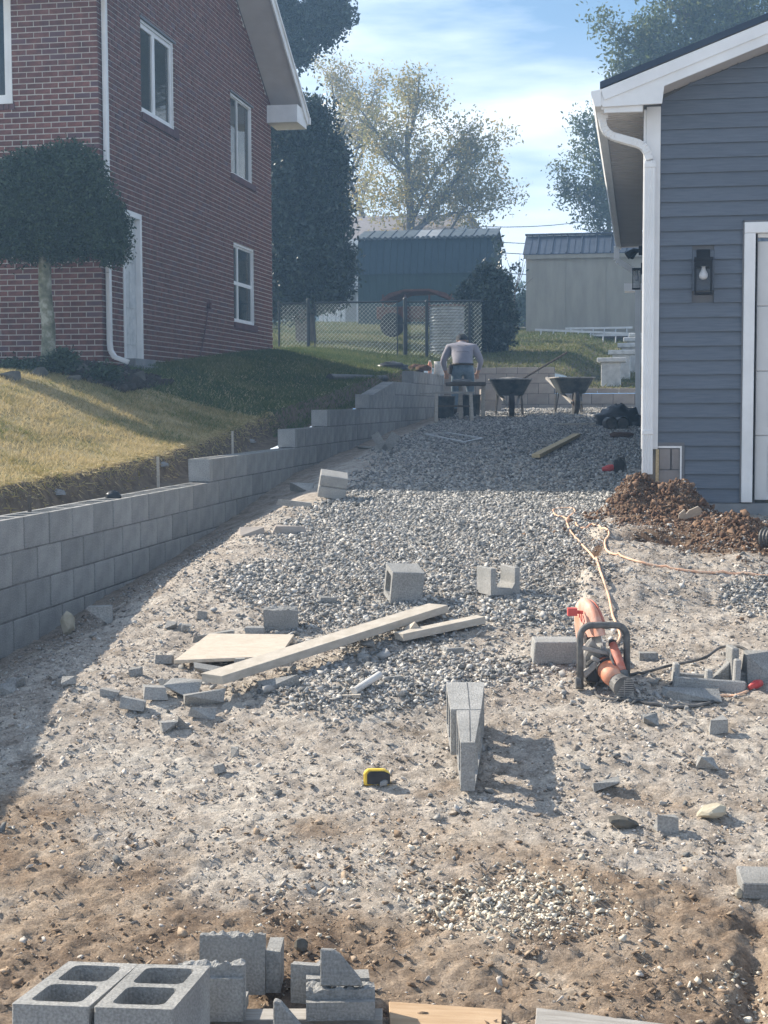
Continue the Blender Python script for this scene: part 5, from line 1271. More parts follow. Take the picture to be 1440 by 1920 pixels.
# rubble heap under the plank end
rub = [(345, 1305, .17, .10, .08, -20, 'angular block piece under the near end of the long plank'), (385, 1320, .20, .09, .07, 20, 'long block shard below the plank end'), (380, 1345, .13, .05, .05, 4, 'small square block chip below the plank end'),
       (290, 1310, .13, .10, .07, 10, 'dark triangular block piece left of the plank end'), (250, 1330, .12, .07, .06, 0, 'block chip at the left of the rubble heap'), (325, 1293, .12, .09, .06, 30, 'pale block piece between plywood and plank'),
       (400, 1268, .22, .10, .05, 8, 'flat slab piece below the plywood sheet'), (520, 1288, .22, .09, .05, 2, 'flat slab under the middle of the long plank'), (310, 1245, .10, .06, .05, 0, 'block chip left of the plywood sheet'),
       (398, 1200, .26, .10, .05, 4, 'flat slab behind the plywood sheet'), (450, 1253, .06, .05, .06, 0, 'upright chip touching the plywood front edge'), (317, 1370, .08, .06, .05, 20, 'lone block chip below the rubble heap'),
       (205, 1306, .10, .05, .04, 0, 'flat chip at the far left of the rubble'), (130, 1282, .08, .05, .04, 0, 'small chip near the shade edge'), (345, 1365, .06, .05, .07, 20, 'tilted chip just below the rubble heap'),
       (440, 1420, .04, .04, .05, 0, 'tiny upright stone on the pale dust'), (412, 1448, .05, .04, .04, 0, 'small dark stone on the pale dust'),
       (255, 1268, .07, .05, .05, 0, 'chip left of the plywood near the shade'), (380, 1160, .06, .05, .05, 0, 'dark stone above the plywood on the left'), (350, 1185, .06, .05, .05, 0, 'dark stone left of the slab behind the plywood'),
       (320, 1178, .07, .05, .04, 0, 'stone close to the shade edge above the plywood'), (30, 1290, .09, .06, .06, 0, 'block chip in the shade at the left edge'), (15, 1300, .08, .05, .05, 0, 'second chip in the shade at the left edge'),
       (688, 1212, .08, .05, .03, 20, 'pale flat chip beside the long plank'), (680, 1240, .07, .05, .04, -10, 'pale chip right below the long plank'), (735, 1278, .10, .05, .03, 15, 'flat pale shard in the gravel patch'),
       (1138, 1478, .12, .07, .04, 0, 'dark flat stone on the dust right of the ladder shadow'), (1250, 1558, .09, .06, .07, 0, 'rough grey block chunk at the lower right'), (1325, 1440, .09, .06, .05, 10, 'grey stone right of the cut block shadow'), (1345, 1372, .09, .07, .07, 0, 'grey stone below the coiled cord'), (1220, 1362, .07, .05, .05, 0, 'small stone below the saw cord'), (1097, 1440, .05, .04, .03, 0, 'small dark stone near the ladder shadow')]
for i, (px, py, a, c, d, rz, lab) in enumerate(rub): fragment(px, py, (a, c, d), (random.Random(i).uniform(-12, 12), random.Random(i + 50).uniform(-12, 12), rz), lab, 100 + i)
# L shaped chip and PVC offcut
q = G(838, 1228); b = MB(); b.box(0, .10, 0, .025, 0, .03); b.box(0, .025, .0251, .09, 0, .03); o = b.build('angle_chip', 'cmu', bevel=.003); placed(o, q, (0, 0, 30)); tag(o, 'pale L shaped block chip in front of the short plank', 'block piece', 'broken pieces of concrete block')
a, c = G(664, 1304), G(712, 1284); b = MB(); b.tube([Vector((0, 0, 0)), c - a + Vector((0, 0, .02))], .017, 12); o = b.build('pipe_offcut', 'pvc', smooth=False); o.location = a + Vector((0, 0, .02)); tag(o, 'short white pipe offcut half buried in the gravel patch', 'pipe')
fragment(655, 1308, (.14, .03, .02), (0, 0, -30), 'pale sliver at the near end of the white pipe offcut', 31, 'wood_grey', 0, 'wood_sliver', None)
# stones lower right
fragment(1168, 1552, (.13, .09, .05), (0, 12, 10), 'half buried domed tan stone with a dark underside', 40, 'field', 0, 'stone', None)
fragment(1335, 1532, (.13, .10, .06), (0, -10, 0), 'rounded pale grey stone at the right on dusty dirt', 41, 'yellow_stone', 0, 'stone', None)
q = G(1392, 1688); b = MB(); b.box(0, .4, 0, .19, 0, .055); o = b.build('paver_block', 'cmu', bevel=.004); placed(o, q, (0, 0, 3)); tag(o, 'flat dark paver block cut by the right edge of the picture', 'paver block')
fragment(1385, 1684, (.03, .025, .04), (0, 0, 0), 'tiny white chip at the corner of the flat paver block', 42, 'stone_white', 0, 'stone', None)
fragment(128, 1188, (.10, .09, .16), (0, 0, 20), 'yellowish pointed stone leaning by the foot of the block wall', 43, 'yellow_stone', 0, 'stone', None, 0)
fragment(188, 1172, (.16, .1, .13), (0, 0, 5), 'dark block chunk beside the yellowish stone at the wall foot', 44)

# two blocks cut on the diagonal, on their sides
cutp = G(876, 1493); cut = thing('cut_blocks', 'two diagonally cut concrete blocks on their sides casting a ladder shadow', 'concrete block', cutp)
def cutblock(x0f, x0n, x1f, x1n, y0, y1, z, rise, nm):
    """left edge x0 and right edge x1, near (n) and far (f) ends, between y0 (near) and y1"""
    def pt(x, y, zz): return cutp + Matrix.Rotation(YAW, 3, 'Z') @ Vector((x, y, zz + rise * y))
    def slab(b, ya, yb, za, zb):
        f = lambda a, c, y: a + (c - a) * (y - y0) / (y1 - y0)
        b.hexa([pt(f(x0n, x0f, ya), ya, za), pt(f(x1n, x1f, ya), ya, za), pt(f(x1n, x1f, yb), yb, za), pt(f(x0n, x0f, yb), yb, za), pt(f(x0n, x0f, ya), ya, zb), pt(f(x1n, x1f, ya), ya, zb), pt(f(x1n, x1f, yb), yb, zb), pt(f(x0n, x0f, yb), yb, zb)])
    b = MB(); slab(b, y0, y1, z, z + .016); slab(b, y0, y1, z + .174, z + .195)
    L = y1 - y0
    for k in range(3): ya = y0 + k * (L - .03) / 2; slab(b, ya + (.0008 if k else 0), ya + .03 - (.0008 if k == 2 else 0), z + .0165, z + .1735)
    return b.build(nm, 'cmu', cut, bevel=.0)
cutblock(-.024, -.026, .078, .030, 0, .375, .022, .14, 'near_cut_block')
cutblock(-.052, -.048, .118, .080, .385, .74, .022, .14, 'far_cut_block')
# pencil line on top
pl_ = [cutp + Matrix.Rotation(YAW, 3, 'Z') @ Vector((x, y, .2175 + .14 * y)) for x, y in ((.012, .01), (.03, .37), (.032, .39), (.04, .73))]
part('marking_line', lambda b: [b.sheet([p + Vector((-.0015, 0, .001)), p + Vector((.0015, 0, .001)), q_ + Vector((.0015, 0, .001)), q_ + Vector((-.0015, 0, .001))]) for p, q_ in ((pl_[0], pl_[1]), (pl_[2], pl_[3]))], 'dark_grey', cut)
# tape measure
q = G(707, 1470); tm = thing('tape_measure', 'yellow and black tape measure lying on the dirt', 'tape measure', q, None, YAW)
def tmp(n_, fn, mt, **k): return part(n_, fn, mt, tm, world=False, **k)
tmp('case', lambda b: b.prism([(-.055, 0), (.05, 0), (.055, .01), (.052, .05), (.03, .066), (-.04, .066), (-.055, .05)], -.03, .0, lambda a, c, h: (a, h, c)), 'yellow', bevel=.005)
tmp('side_plate', lambda b: b.prism([(-.040, .006), (.054, .006), (.053, .048), (.03, .060), (-.030, .060), (-.040, .048)], -.036, -.0305, lambda a, c, h: (a, h, c)), 'black_plastic', bevel=.003)
tmp('belt_clip', lambda b: b.box(-.02, .02, .001, .006, .01, .055), 'black_plastic')
tmp('hook', lambda b: b.box(-.062, -.056, -.028, -.006, 0, .018), 'alu')

# block behind the saw
q = G(1040, 1247); b = MB(); b.prism([(-.11, 0), (.26, 0), (.26, .115), (-.10, .115)], 0, .19, lambda a, c, h: (a, h, c)); o = b.build('solid_block', 'cmu', bevel=.005); placed(o, q, (0, 0, 9)); tag(o, 'solid grey block with a dusty top lying behind the saw', 'concrete block')
# broken hollow blocks right of the saw
def openblock(q, rz, label, L=.34, seed=1):
    b = MB(); b.box(0, L, 0, .03, 0, .06); b.box(0, L * .8, .155, .188, 0, .07)
    for k, h_ in ((0, .12), (.5, .10), (.92, .16)): b.box(k * (L - .03) , k * (L - .03) + .03, .0305, .1545, 0, h_)
    o = b.build('broken_hollow_block', 'cmu', bevel=.006); placed(o, q, (-6, 3, rz)); return tag(o, label, 'concrete block', 'broken pieces of concrete block')
openblock(G(1262, 1292), 2, 'broken hollow block with open cells under the black saw cord')
q = G(1372, 1282); b = MB(); b.box(0, .035, 0, .12, 0, .17); b.box(.0352, .16, 0, .12, 0, .05); b.prism([(0, 0), (-.10, 0), (0, .10)], .03, .08, lambda a, c, h: (a, h, c)); o = b.build('broken_web', 'cmu', bevel=.005); placed(o, q, (0, 0, 12)); tag(o, 'upright broken block web right of the hollow block', 'block piece', 'broken pieces of concrete block')
fragment(1425, 1275, (.17, .14, .15), (0, 0, 4), 'square grey block end at the right edge', 51)
fragment(1300, 1310, (.30, .08, .05), (0, 0, -14), 'slanting slab in the shade of the hollow block', 52)
fragment(1215, 1240, (.10, .06, .05), (0, 0, 0), 'chip between the saw and the hollow block', 53)

# ---------------- cut-off saw
sq = G(1128, 1292); S = thing('cut_off_saw', 'dusty orange and black cut-off saw resting with its disc guard up', 'power saw', sq, None, YAW)
def sp(n_, fn, mt, par=None, **k): return part(n_, fn, mt, par or S, world=False, **k)
def rr_path(x0, x1, z0, z1, r, y=0, open_bottom=True, lean=0):
    pts = [(x0, z0)]
    for k in range(6): a = R(180 - 18 * k); pts.append((x0 + r + r * math.cos(a), z1 - r + r * math.sin(a)))
    for k in range(6): a = R(90 - 18 * k); pts.append((x1 - r + r * math.cos(a), z1 - r + r * math.sin(a)))
    pts.append((x1, z0)); return [(x, y + lean * z, z) for x, z in pts]
sp('front_handle', lambda b: b.tube(rr_path(-.105, .118, 0.0, .305, .055, -.02, True, .06), .0165, 10), 'dark_grey', smooth=True)
sp('foot_roller', lambda b: b.tube([(-.128, -.02, .03), (-.105, -.02, .03)], .03, 12), 'dark_grey')
# blade guard: half disc almost edge-on, turned a little to the left
Mg = Matrix.Translation((-.030, .17, .225)) @ Matrix.Rotation(R(11), 4, 'Z') @ Matrix.Rotation(R(-9), 4, 'Y')
def guard(b):
    n = 22; prof = [(.0, -.026), (.150, -.026), (.182, -.019), (.194, 0), (.182, .019), (.150, .026), (.0, .026)]
    vs = []
    for i in range(n + 1):
        a = R(-62 + 232 * i / n); vs += [Mg @ Vector((h, math.cos(a) * r_, math.sin(a) * r_)) for r_, h in prof]
    k = len(prof); fs = [(i * k + j, i * k + j + 1, (i + 1) * k + j + 1, (i + 1) * k + j) for i in range(n) for j in range(k - 1)]
    b.add(vs, fs)
sp('blade_guard', guard, 'orange_dust', smooth=True)
sp('guard_band', lambda b: b.tube([Mg @ Vector((.028, math.cos(R(a)) * .172, math.sin(R(a)) * .172)) for a in range(-30, 165, 10)], .007, 6), 'red_dust')
sp('warning_label', lambda b: [b.tube([Mg @ Vector((-.0335, math.cos(R(a0)) * r0, math.sin(R(a0)) * r0)), Mg @ Vector((-.0335, math.cos(R(a1)) * r1, math.sin(R(a1)) * r1))], .0022, 4) for a0, r0, a1, r1 in ((100, .07, 118, .10), (118, .10, 104, .12), (95, .12, 90, .075), (84, .08, 80, .12), (80, .12, 70, .10))], 'red')
sp('guard_bolt', lambda b: b.tube([Mg @ Vector((-.045, 0, 0)), Mg @ Vector((-.03, 0, 0))], .03, 10), 'dust_grey')
sp('housing_rib', lambda b: [b.tube([(.0 + i * .014, .045 - .001 * i, .155 - i * .004), (.006 + i * .016, -.01, .158 - i * .006)], .004, 5) for i in range(5)], 'dark_grey')
sp('trigger_guard', lambda b: b.tube([(.05, .0, .20), (.035, -.05, .16), (.05, -.10, .115)], .006, 6), 'dark_grey')
sp('disc', lambda b: b.tube([Mg @ Vector((-.0015, 0, 0)), Mg @ Vector((.0015, 0, 0))], .17, 32), 'alu')
sp('water_connector', lambda b: (b.box(-.150, -.105, .10, .14, .335, .372), b.tube([(-.11, .12, .352), (-.075, .12, .350)], .009, 8)), 'red')
def body(b):
    b.prism([(-.085, .02), (.06, .02), (.085, .06), (.07, .15), (.02, .19), (-.06, .20), (-.085, .15)], .03, .15, lambda a, c, h: (a, h, c))
    b.prism([(-.085, .19), (-.055, .235), (-.035, .24), (-.01, .18)], .02, .06, lambda a, c, h: (a, h, c))
sp('gear_housing', body, 'dust_grey', bevel=.012)
sp('handle_bracket', lambda b: (b.beam((-.10, -.01, .20), (.03, .02, .165), .03, .02), b.beam((-.05, 0, .15), (.05, .0, .10), .04, .02), b.beam((-.09, 0, .06), (-.02, 0, .13), .03, .03)), 'dust_grey', bevel=.004)
sp('lower_casting', lambda b: b.prism([(-.075, .03), (-.01, .03), (-.01, .12), (-.035, .15), (-.075, .12)], -.01, .03, lambda a, c, h: (a, h, c)), 'black_plastic', bevel=.008)
mc = [Vector((.015, .05, .115)), Vector((.022, -.02, .100)), Vector((.034, -.09, .078)), Vector((.046, -.14, .062))]
sp('motor_housing', lambda b: b.tube(mc, [.036, .052, .050, .040], 18), 'orange', smooth=True)
sp('motor_band', lambda b: b.tube([mc[1] + Vector((0, .004, .0)), mc[1] + Vector((.003, -.018, -.005))], .054, 18), 'black_plastic')
sp('end_cap', lambda b: b.tube([Vector((.055, -.13, .055)), Vector((.075, -.20, .042))], [.045, .052], 18), 'dark_grey', bevel=0)
def grille(b):
    c_ = Vector((.0755, -.2015, .042))
    for i in range(-4, 5): b.box(c_.x - .044, c_.x + .044, c_.y - .003, c_.y, c_.z + i * .010 - .0022, c_.z + i * .010 + .0022)
    b.box(c_.x - .002, c_.x + .002, c_.y - .005, c_.y - .0031, c_.z - .046, c_.z + .046)
sp('vent_grille', grille, 'dust_grey')
sp('rear_grip', lambda b: b.tube([(.052, .0, .215), (.062, -.04, .175), (.078, -.09, .12), (.084, -.11, .10)], [.018, .0215, .020, .018], 12), 'red_dust', smooth=True)
sp('grip_cap', lambda b: b.tube([(.048, .015, .222), (.052, .0, .2152)], [.016, .021], 12), 'black_plastic')
sp('grip_base', lambda b: b.tube([(.084, -.11, .10), (.092, -.14, .06), (.088, -.17, .03)], [.022, .024, .02], 12), 'dark_grey')
sp('cord_collar', lambda b: b.tube([(.085, -.15, .07), (.070, -.175, .055)], .010, 8), 'black_plastic')

def gpath(pts, up=.006, n=6):
    w3 = [G(x, y) + Vector((0, 0, up + (l_[0] if l_ else 0))) for x, y, *l_ in pts]
    out = []
    for i in range(len(w3) - 1):
        p0, p1, p2, p3 = w3[max(i - 1, 0)], w3[i], w3[i + 1], w3[min(i + 2, len(w3) - 1)]
        for k in range(n):
            t = k / n; out.append(.5 * ((2 * p1) + (p2 - p0) * t + (2 * p0 - 5 * p1 + 4 * p2 - p3) * t * t + (3 * p1 - p0 - 3 * p2 + p3) * t ** 3))
    return out + [w3[-1]]
def cord(name, label, pts, r, mt, cat='cord', drape=True):
    w3 = gpath(pts); 
    if drape:
        for p in w3: p.z = max(p.z, hz(p.x, p.y) + r)
    b = MB(); b.tube(w3, r, 6); o = b.build(name, mt, loc=w3[0], smooth=True); return tag(o, label, cat)
cord('extension_cord', 'pale orange extension cord looping over the gravel down to the saw', [(1150, 1215), (1163, 1195), (1150, 1160), (1141, 1120), (1128, 1080), (1112, 1050), (1090, 1022), (1072, 1002), (1062, 980), (1066, 972), (1078, 962), (1072, 955), (1050, 955), (1037, 958), (1043, 968), (1062, 974), (1078, 982), (1084, 990), (1100, 992), (1112, 986), (1128, 996), (1142, 1003), (1134, 1020), (1140, 1036), (1165, 1045), (1200, 1056), (1240, 1065), (1300, 1074), (1380, 1079), (1445, 1082)], .0075, 'cord_orange')
cord('black_lead', 'black saw cord coiled on the dust around the broken blocks', [(1150, 1272, .03), (1125, 1285, .02), (1115, 1297), (1125, 1312), (1160, 1318), (1220, 1324), (1280, 1330), (1330, 1322), (1346, 1304), (1320, 1300), (1270, 1304)], .0085, 'cord_black')
cord('black_lead', 'black saw cord arching over the broken hollow blocks', [(1175, 1268), (1210, 1264), (1250, 1256, .01), (1300, 1256, .03), (1325, 1252, .05), (1350, 1240, .06), (1378, 1240, .07), (1402, 1246, .06), (1416, 1262, .03), (1420, 1280)], .0075, 'cord_black')
pq = G(1405, 1297); b = MB(); b.tube([Vector((0, 0, .0)), Vector((.03, .03, .01)), Vector((.055, .06, .012))], [.012, .022, .018], 10); o = b.build('cord_plug', 'red', smooth=True); o.location = pq + Vector((0, 0, .02)); tag(o, 'faded red plug at the end of the orange cord by the hollow block', 'plug')
cord('extension_cord', 'short orange lead from the red plug in the dust', [(1403, 1298), (1385, 1305), (1368, 1308), (1340, 1306)], .006, 'cord_orange')

# pipe mouth, scrap and tools
q = G(1436, 1032); b = MB(); n = 26
b.tube([Vector((.30, .12, 0)) * (i / n) + Vector((0, 0, .06)) for i in range(n + 1)], [.062 + .006 * (i % 2) for i in range(n + 1)], 20, cap=False)
b.tube([Vector((.30, .12, 0)) * (i / n) + Vector((0, 0, .06)) for i in range(n + 1)], [.055] * (n + 1), 20, cap=False)
o = b.build('corrugated_pipe', 'pipe'); placed(o, q + Vector((-.02, 0, .02)), (0, 0, -55)); tag(o, 'black corrugated drain pipe mouth at the right edge on the dirt heap', 'drain pipe')
q = G(1272, 978); b = MB(); b.prism([(0, 0), (.05, -.01), (.16, .04), (.16, .10), (.13, .13), (.07, .09), (.05, .05), (.035, .10), (0, .05)], 0, .012, lambda a, c, h: (a, h - c * .4, c * .8)); o = b.build('plastic_scrap', 'wood', bevel=.002); placed(o, q + Vector((0, 0, .02)), (10, 0, 8)); tag(o, 'pale torn scrap lying on the brown dirt heap', 'scrap')
rt = thing('small_saw', 'small red and black hand power tool on the shaded gravel', 'power tool', G(1150, 886), None, YAW)
part('housing', lambda b: b.tube([(-.11, 0, .03), (-.04, .0, .045), (0, 0, .05)], [.02, .035, .03], 10), 'red', rt, world=False)
part('guard', lambda b: b.prism([(0, 0), (.10, 0), (.11, .10), (.07, .14), (.01, .12)], -.02, .03, lambda a, c, h: (a, h, c)), 'black_plastic', rt, world=False, bevel=.006)
part('handle', lambda b: b.tube([(.05, 0, .09), (.045, -.02, .15), (.10, 0, .14), (.12, 0, .02)], .014, 8), 'dark_grey', rt, world=False)
# shaded items at the back right
bq = G(1160, 800); bg_ = thing('black_tarp_bundle', 'bundled black plastic sheet by the garage wall', 'tarp', bq)
def lump(b, c, rx, ry, rz, seed, n=16):
    vs = []; fs = []
    for i in range(9):
        th = math.pi / 2 * (1 - i / 8) - .1
        for j in range(n):
            a = 2 * math.pi * j / n; k = 1 + .28 * mnoise.noise(Vector((math.cos(a) * 2.2 + seed, math.sin(a) * 2.2, th * 3)))
            vs.append(c + Vector((rx * math.cos(th) * math.cos(a) * k, ry * math.cos(th) * math.sin(a) * k, rz * math.sin(th) * k)))
    fs = [(i * n + j, i * n + (j + 1) % n, (i + 1) * n + (j + 1) % n, (i + 1) * n + j) for i in range(8) for j in range(n)] + [tuple(range(n))]
    b.add(vs, fs)
tc_ = G(1165, 800); part('crumpled_sheet', lambda b: (lump(b, tc_ + FL * .25, .34, .25, .30, 3), lump(b, tc_ + FL * .2 + RT * .22, .22, .2, .17, 8)), 'tarp', bg_, smooth=True)
for k, px in enumerate((1147, 1168)):
    q = G(px, 806); o_ = part('pipe_end', lambda b: (b.tube([q + Vector((0, 0, .085)), q + Vector((0, 0, .085)) + FL * .35], [.085, .08], 18, cap=False), b.tube([q + Vector((0, 0, .085)), q + Vector((0, 0, .085)) + FL * .35], .072, 18, cap=True)), 'pipe', bg_)
fragment(1165, 822, (.34, .2, .1), (0, 0, 0), 'long dark clod below the black tarp', 61, 'clod_dark', 0, 'dirt_lump', None)
fragment(1115, 803, (.05, .04, .04), (0, 0, 0), 'small white stone left of the black tarp pipes', 62, 'stone_white', 0, 'stone', None)
q0_, q1_ = G(618, 714), G(722, 716)
b = MB(); b.tube([Vector((0, 0, .05)), (q1_ - q0_) + Vector((0, 0, .05))], .055, 14); o = b.build('drain_pipe', 'pipe'); o.location = q0_; tag(o, 'dark pipe lying across the shaded lawn near the wall steps', 'pipe')
q = G(735, 692); b = MB(); lump(b, Vector((0, 0, 0)), .30, .2, .13, 5); o = b.build('dark_cloth', 'tarp', smooth=True); o.location = q; tag(o, 'dark crumpled bundle on the lawn by the gate', 'bundle')
# thin wooden frame and broken V block on the gravel
fr_ = thing('wooden_frame', 'flat grey wooden frame lying on the shaded gravel', 'frame', G(852, 826))
pp = [G(797, 818), G(838, 815), G(905, 826), G(870, 833)]
for a, c in zip(pp, pp[1:] + pp[:1]): part('slat', lambda b: b.beam(a + Vector((0, 0, .02)), c + Vector((0, 0, .02)), .035, .022), 'alu', fr_)
vb_ = thing('angle_bracket_block', 'V shaped broken block piece standing in the shade by the wall', 'block piece', G(725, 846))
vq = G(722, 846)
for a in (-1, 1): part('arm', lambda b: b.beam(vq, vq + RT * (.12 * a) + Vector((0, 0, .20)), .10, .045, FL), 'cmu', vb_)
part('base_web', lambda b: b.beam(vq + RT * -.12 + Vector((0, 0, .03)), vq + RT * .03, .09, .04, FL), 'cmu', vb_)
fragment(690, 842, (.28, .08, .04), (0, 0, 0), 'flat slab left of the V shaped piece', 63)
fragment(660, 836, (.2, .08, .04), (0, 0, 8), 'second flat slab at the wall foot in the shade', 64)
# stakes along the lawn
for px, pb_, pt_, lab in ((55, 958, 930, 'short stake at the left end of the wall'), (296, 908, 856, 'wooden stake behind the lower wall top'), (436, 842, 808, 'wooden stake at the edge of sun and shade on the lawn')):
    t_ = PX(px, pt_, -4.02 if px != 55 else -3.84); z0_ = ZT - .15
    b = MB(); b.box(-.010, .010, -.010, .010, z0_ - t_.z, 0); o = b.build('stake', 'wood_dark' if px == 55 else 'wood_grey'); o.location = t_; tag(o, lab, 'stake', 'marking stakes')
# plants on raised lawn edge: pale torn weed cloth
for px, py, lab in ((108, 925, 'pale torn weed cloth at the left lawn edge'), (305, 872, 'pale scrap by the middle stake'), (470, 830, 'pale rag on the shaded lawn right of the far stake')):
    q = G(px, py); b = MB(); lump(b, Vector((0, 0, -.015)), .06, .05, .035, px, 10); o = b.build('cloth_scrap', 'foundation'); o.location = q; tag(o, lab, 'scrap', 'pale scraps on the lawn')
q = PX(212, 925, -3.82); b = MB(); lump(b, Vector((0, 0, 0)), .06, .05, .05, 3, 10); o = b.build('black_bag', 'tarp', smooth=True); o.location = Vector((-3.82, q.y, ZT)); tag(o, 'small black plastic wad on top of the block wall', 'plastic wad')


# ---------------- foreground pallet and blocks
TL = R(-6.0); pn = P(240, 1888, 3.55)
PB = Matrix.Translation(Vector((pn.x, pn.y, -1.452 - .195))) @ Matrix.Rotation(YAW, 4, 'Z') @ Matrix.Rotation(TL, 4, 'X')
PN = (PB.to_3x3() @ Vector((0, 0, 1)))
def on_pl(px, py, h):
    o = PB.translation + PN * h; d = ray(px, py); return d * (o.dot(PN) / d.dot(PN))
def loc_pl(px, py, h): return PB.inverted() @ on_pl(px, py, h)
def put(o, v, rz, rx=0, ry=0):
    o.matrix_world = PB @ Matrix.Translation(v) @ Matrix.Rotation(R(rz), 4, 'Z') @ Matrix.Rotation(R(rx), 4, 'X') @ Matrix.Rotation(R(ry), 4, 'Y'); return o
pal = thing('pallet', 'wooden pallet under the foreground blocks at the bottom left', 'pallet', (0, 0, 0))
pal.matrix_world = PB @ Matrix.Translation((0, 0, -.110))
def pl2(n_, fn, mt): return part(n_, fn, mt, pal, world=False, bevel=.002)
for k in range(7): pl2('deck_board', lambda b: b.box(-.36, .62, -.50 + k * .165, -.50 + k * .165 + .10, .09, .107), 'wood_weather')
for x in (-.35, .10, .57): pl2('stringer', lambda b: b.box(x, x + .045, -.50, .58, 0, .0895), 'wood_dark')
M2 = cmu_mesh(.39, .195, .195, 2)
def blk(me, corner, h, rz, name, label, rx=0, ry=0, cat='concrete block'):
    o = bpy.data.objects.new(name, me); COL.objects.link(o); v = loc_pl(*corner, h); v.z = 0; put(o, v, rz, rx, ry); return tag(o, label, cat, 'concrete blocks on the pallet')
# length axis of cmu_mesh is x; with rz=+90 it runs away from the camera and the block body lies to the left of its origin
v = loc_pl(324, 1893, .195); v2 = loc_pl(268 + 118, 1810, .195)
blk(M2, (324, 1893), .195, math.degrees(math.atan2(.39, .045)), 'hollow_block', 'second hollow block from the left, both cells open to the sky')
blk(M2, (166, 1888), .195, math.degrees(math.atan2(.39, .058)), 'hollow_block', 'leftmost hollow block in the foreground, lying loose on the pallet')
# front split block: low smooth wall, rough broken ridge behind it, pale floor
def multi(pieces, mt='cmu', name='split_block'):
    bm = bmesh.new()
    for kind, x0, x1, y0, y1, z0, z1, sd_ in pieces:
        me = rough_block(x1 - x0, y1 - y0, z1 - z0, sd_, amp=.014 if kind == 'r' else .0, n=30 if kind == 'r' else 3)
        b2 = bmesh.new(); b2.from_mesh(me); bmesh.ops.translate(b2, verts=b2.verts, vec=(x0, y0, z0)); tmp = bpy.data.meshes.new('t'); b2.to_mesh(tmp); b2.free(); bm.from_mesh(tmp); bpy.data.meshes.remove(tmp); bpy.data.meshes.remove(me)
    me = bpy.data.meshes.new(name); bm.to_mesh(me); bm.free(); me.materials.append(M[mt]); return me
me = multi([('s', 0, .190, 0, .020, 0, .118, 1), ('r', .004, .194, .0205, .052, 0, .150, 2), ('s', .006, .188, .0525, .17, 0, .035, 3)])
blk(me, (326, 1916), 0, -1, 'split_block', 'low split block with a rough broken ridge, front middle of the pile').location
me = multi([('r', 0, .192, 0, .040, 0, .172, 5), ('s', .160, .192, .0405, .15, 0, .07, 7), ('s', .193, .235, .02, .19, 0, .12, 6)])
blk(me, (374, 1866), 0, 0, 'split_block', 'tall broken block slab standing behind the low split block')
me = multi([('s', 0, .085, .0, .032, 0, .11, 8), ('s', .055, .085, .0325, .19, 0, .10, 9), ('s', 0, .0545, .10, .19, 0, .05, 9)])
blk(me, (545, 1880), 0, -16, 'cracked_block', 'pale cracked block corner right of the tall slab')
me = multi([('s', 0, .19, 0, .028, 0, .05, 1), ('r', .0, .192, .0285, .11, 0, .075, 12), ('s', 0, .18, .1105, .20, 0, .085, 4)])
blk(me, (574, 1915), 0, 3, 'rough_slab', 'grey slab with a crumbled front lip at the right of the pile')
b = MB(); b.prism([(0, 0), (.118, .0), (.112, .018), (.055, .085), (.035, .098), (.0, .10)], 0, .032, lambda a, c, h: (a, h, c)); o = b.build('curved_shard', 'cmu', bevel=.003); v = loc_pl(600, 1855, .075); v.z = .084; put(o, v, -2, -8); tag(o, 'dark curved block shard standing on the grey slab', 'block piece', 'broken pieces of concrete block')
b = MB(); b.prism([(0, 0), (.085, 0), (.06, .03), (.02, .075), (.006, .082), (0, .08)], 0, .04, lambda a, c, h: (a, h, c)); o = b.build('front_shard', 'cmu', bevel=.003); v = loc_pl(512, 1935, 0); v.z = 0; put(o, v, 0, -4); tag(o, 'pointed shard at the bottom edge right of the low split block', 'block piece', 'broken pieces of concrete block')
fragment(565, 1786, (.05, .04, .05), (0, 0, 0), 'small dark stone just behind the block pile', 71, 'field', 0, 'stone', None)

# ------------------------------------------------------------------ trestle, barrows and worker
tq = G(850, 790); tz = tq.z
tr = thing('saw_horse', 'low wooden saw horse with boards in front of the worker', 'saw horse', tq, None, YAW)
def tp(n_, fn, mt, **k): return part(n_, fn, mt, tr, world=False, bevel=.003, **k)
tp('top_board', lambda b: b.box(-.33, .33, -.05, .05, .43, .46), 'wood_weather')
tp('second_board', lambda b: b.box(-.52, -.335, -.04, .04, .425, .445), 'wood_weather')
for x in (-.26, .27):
    for y in (-.14, .14): tp('leg', lambda b: b.beam((x, y * .2, .43), (x * 1.05, y * 1.3, -.02), .05, .04), 'wood_grey')
tp('brace', lambda b: b.box(-.25, .26, -.012, .012, .22, .25), 'wood_dark')
t2q = P(872, 735, 24.0)
tb_ = thing('mortar_board', 'dark mixing board on a stand at the worker’s waist', 'board', Vector((t2q.x, t2q.y, hz(t2q.x, t2q.y))), None, YAW)
zb_ = P(872, 719, 24.0).z - hz(t2q.x, t2q.y)
part('board_top', lambda b: b.box(-.30, .32, -.25, .25, zb_ - .04, zb_ + .02), 'wood_dark', tb_, world=False, bevel=.01)
part('mortar_heap', lambda b: lump(b, Vector((-.05, 0, zb_ + .01)), .2, .16, .06, 4), 'wet_mortar', tb_, world=False)
for x in (-.1, .26): part('leg', lambda b: b.box(x, x + .06, -.03, .03, -.02, zb_ - .041), 'wood_grey', tb_, world=False)
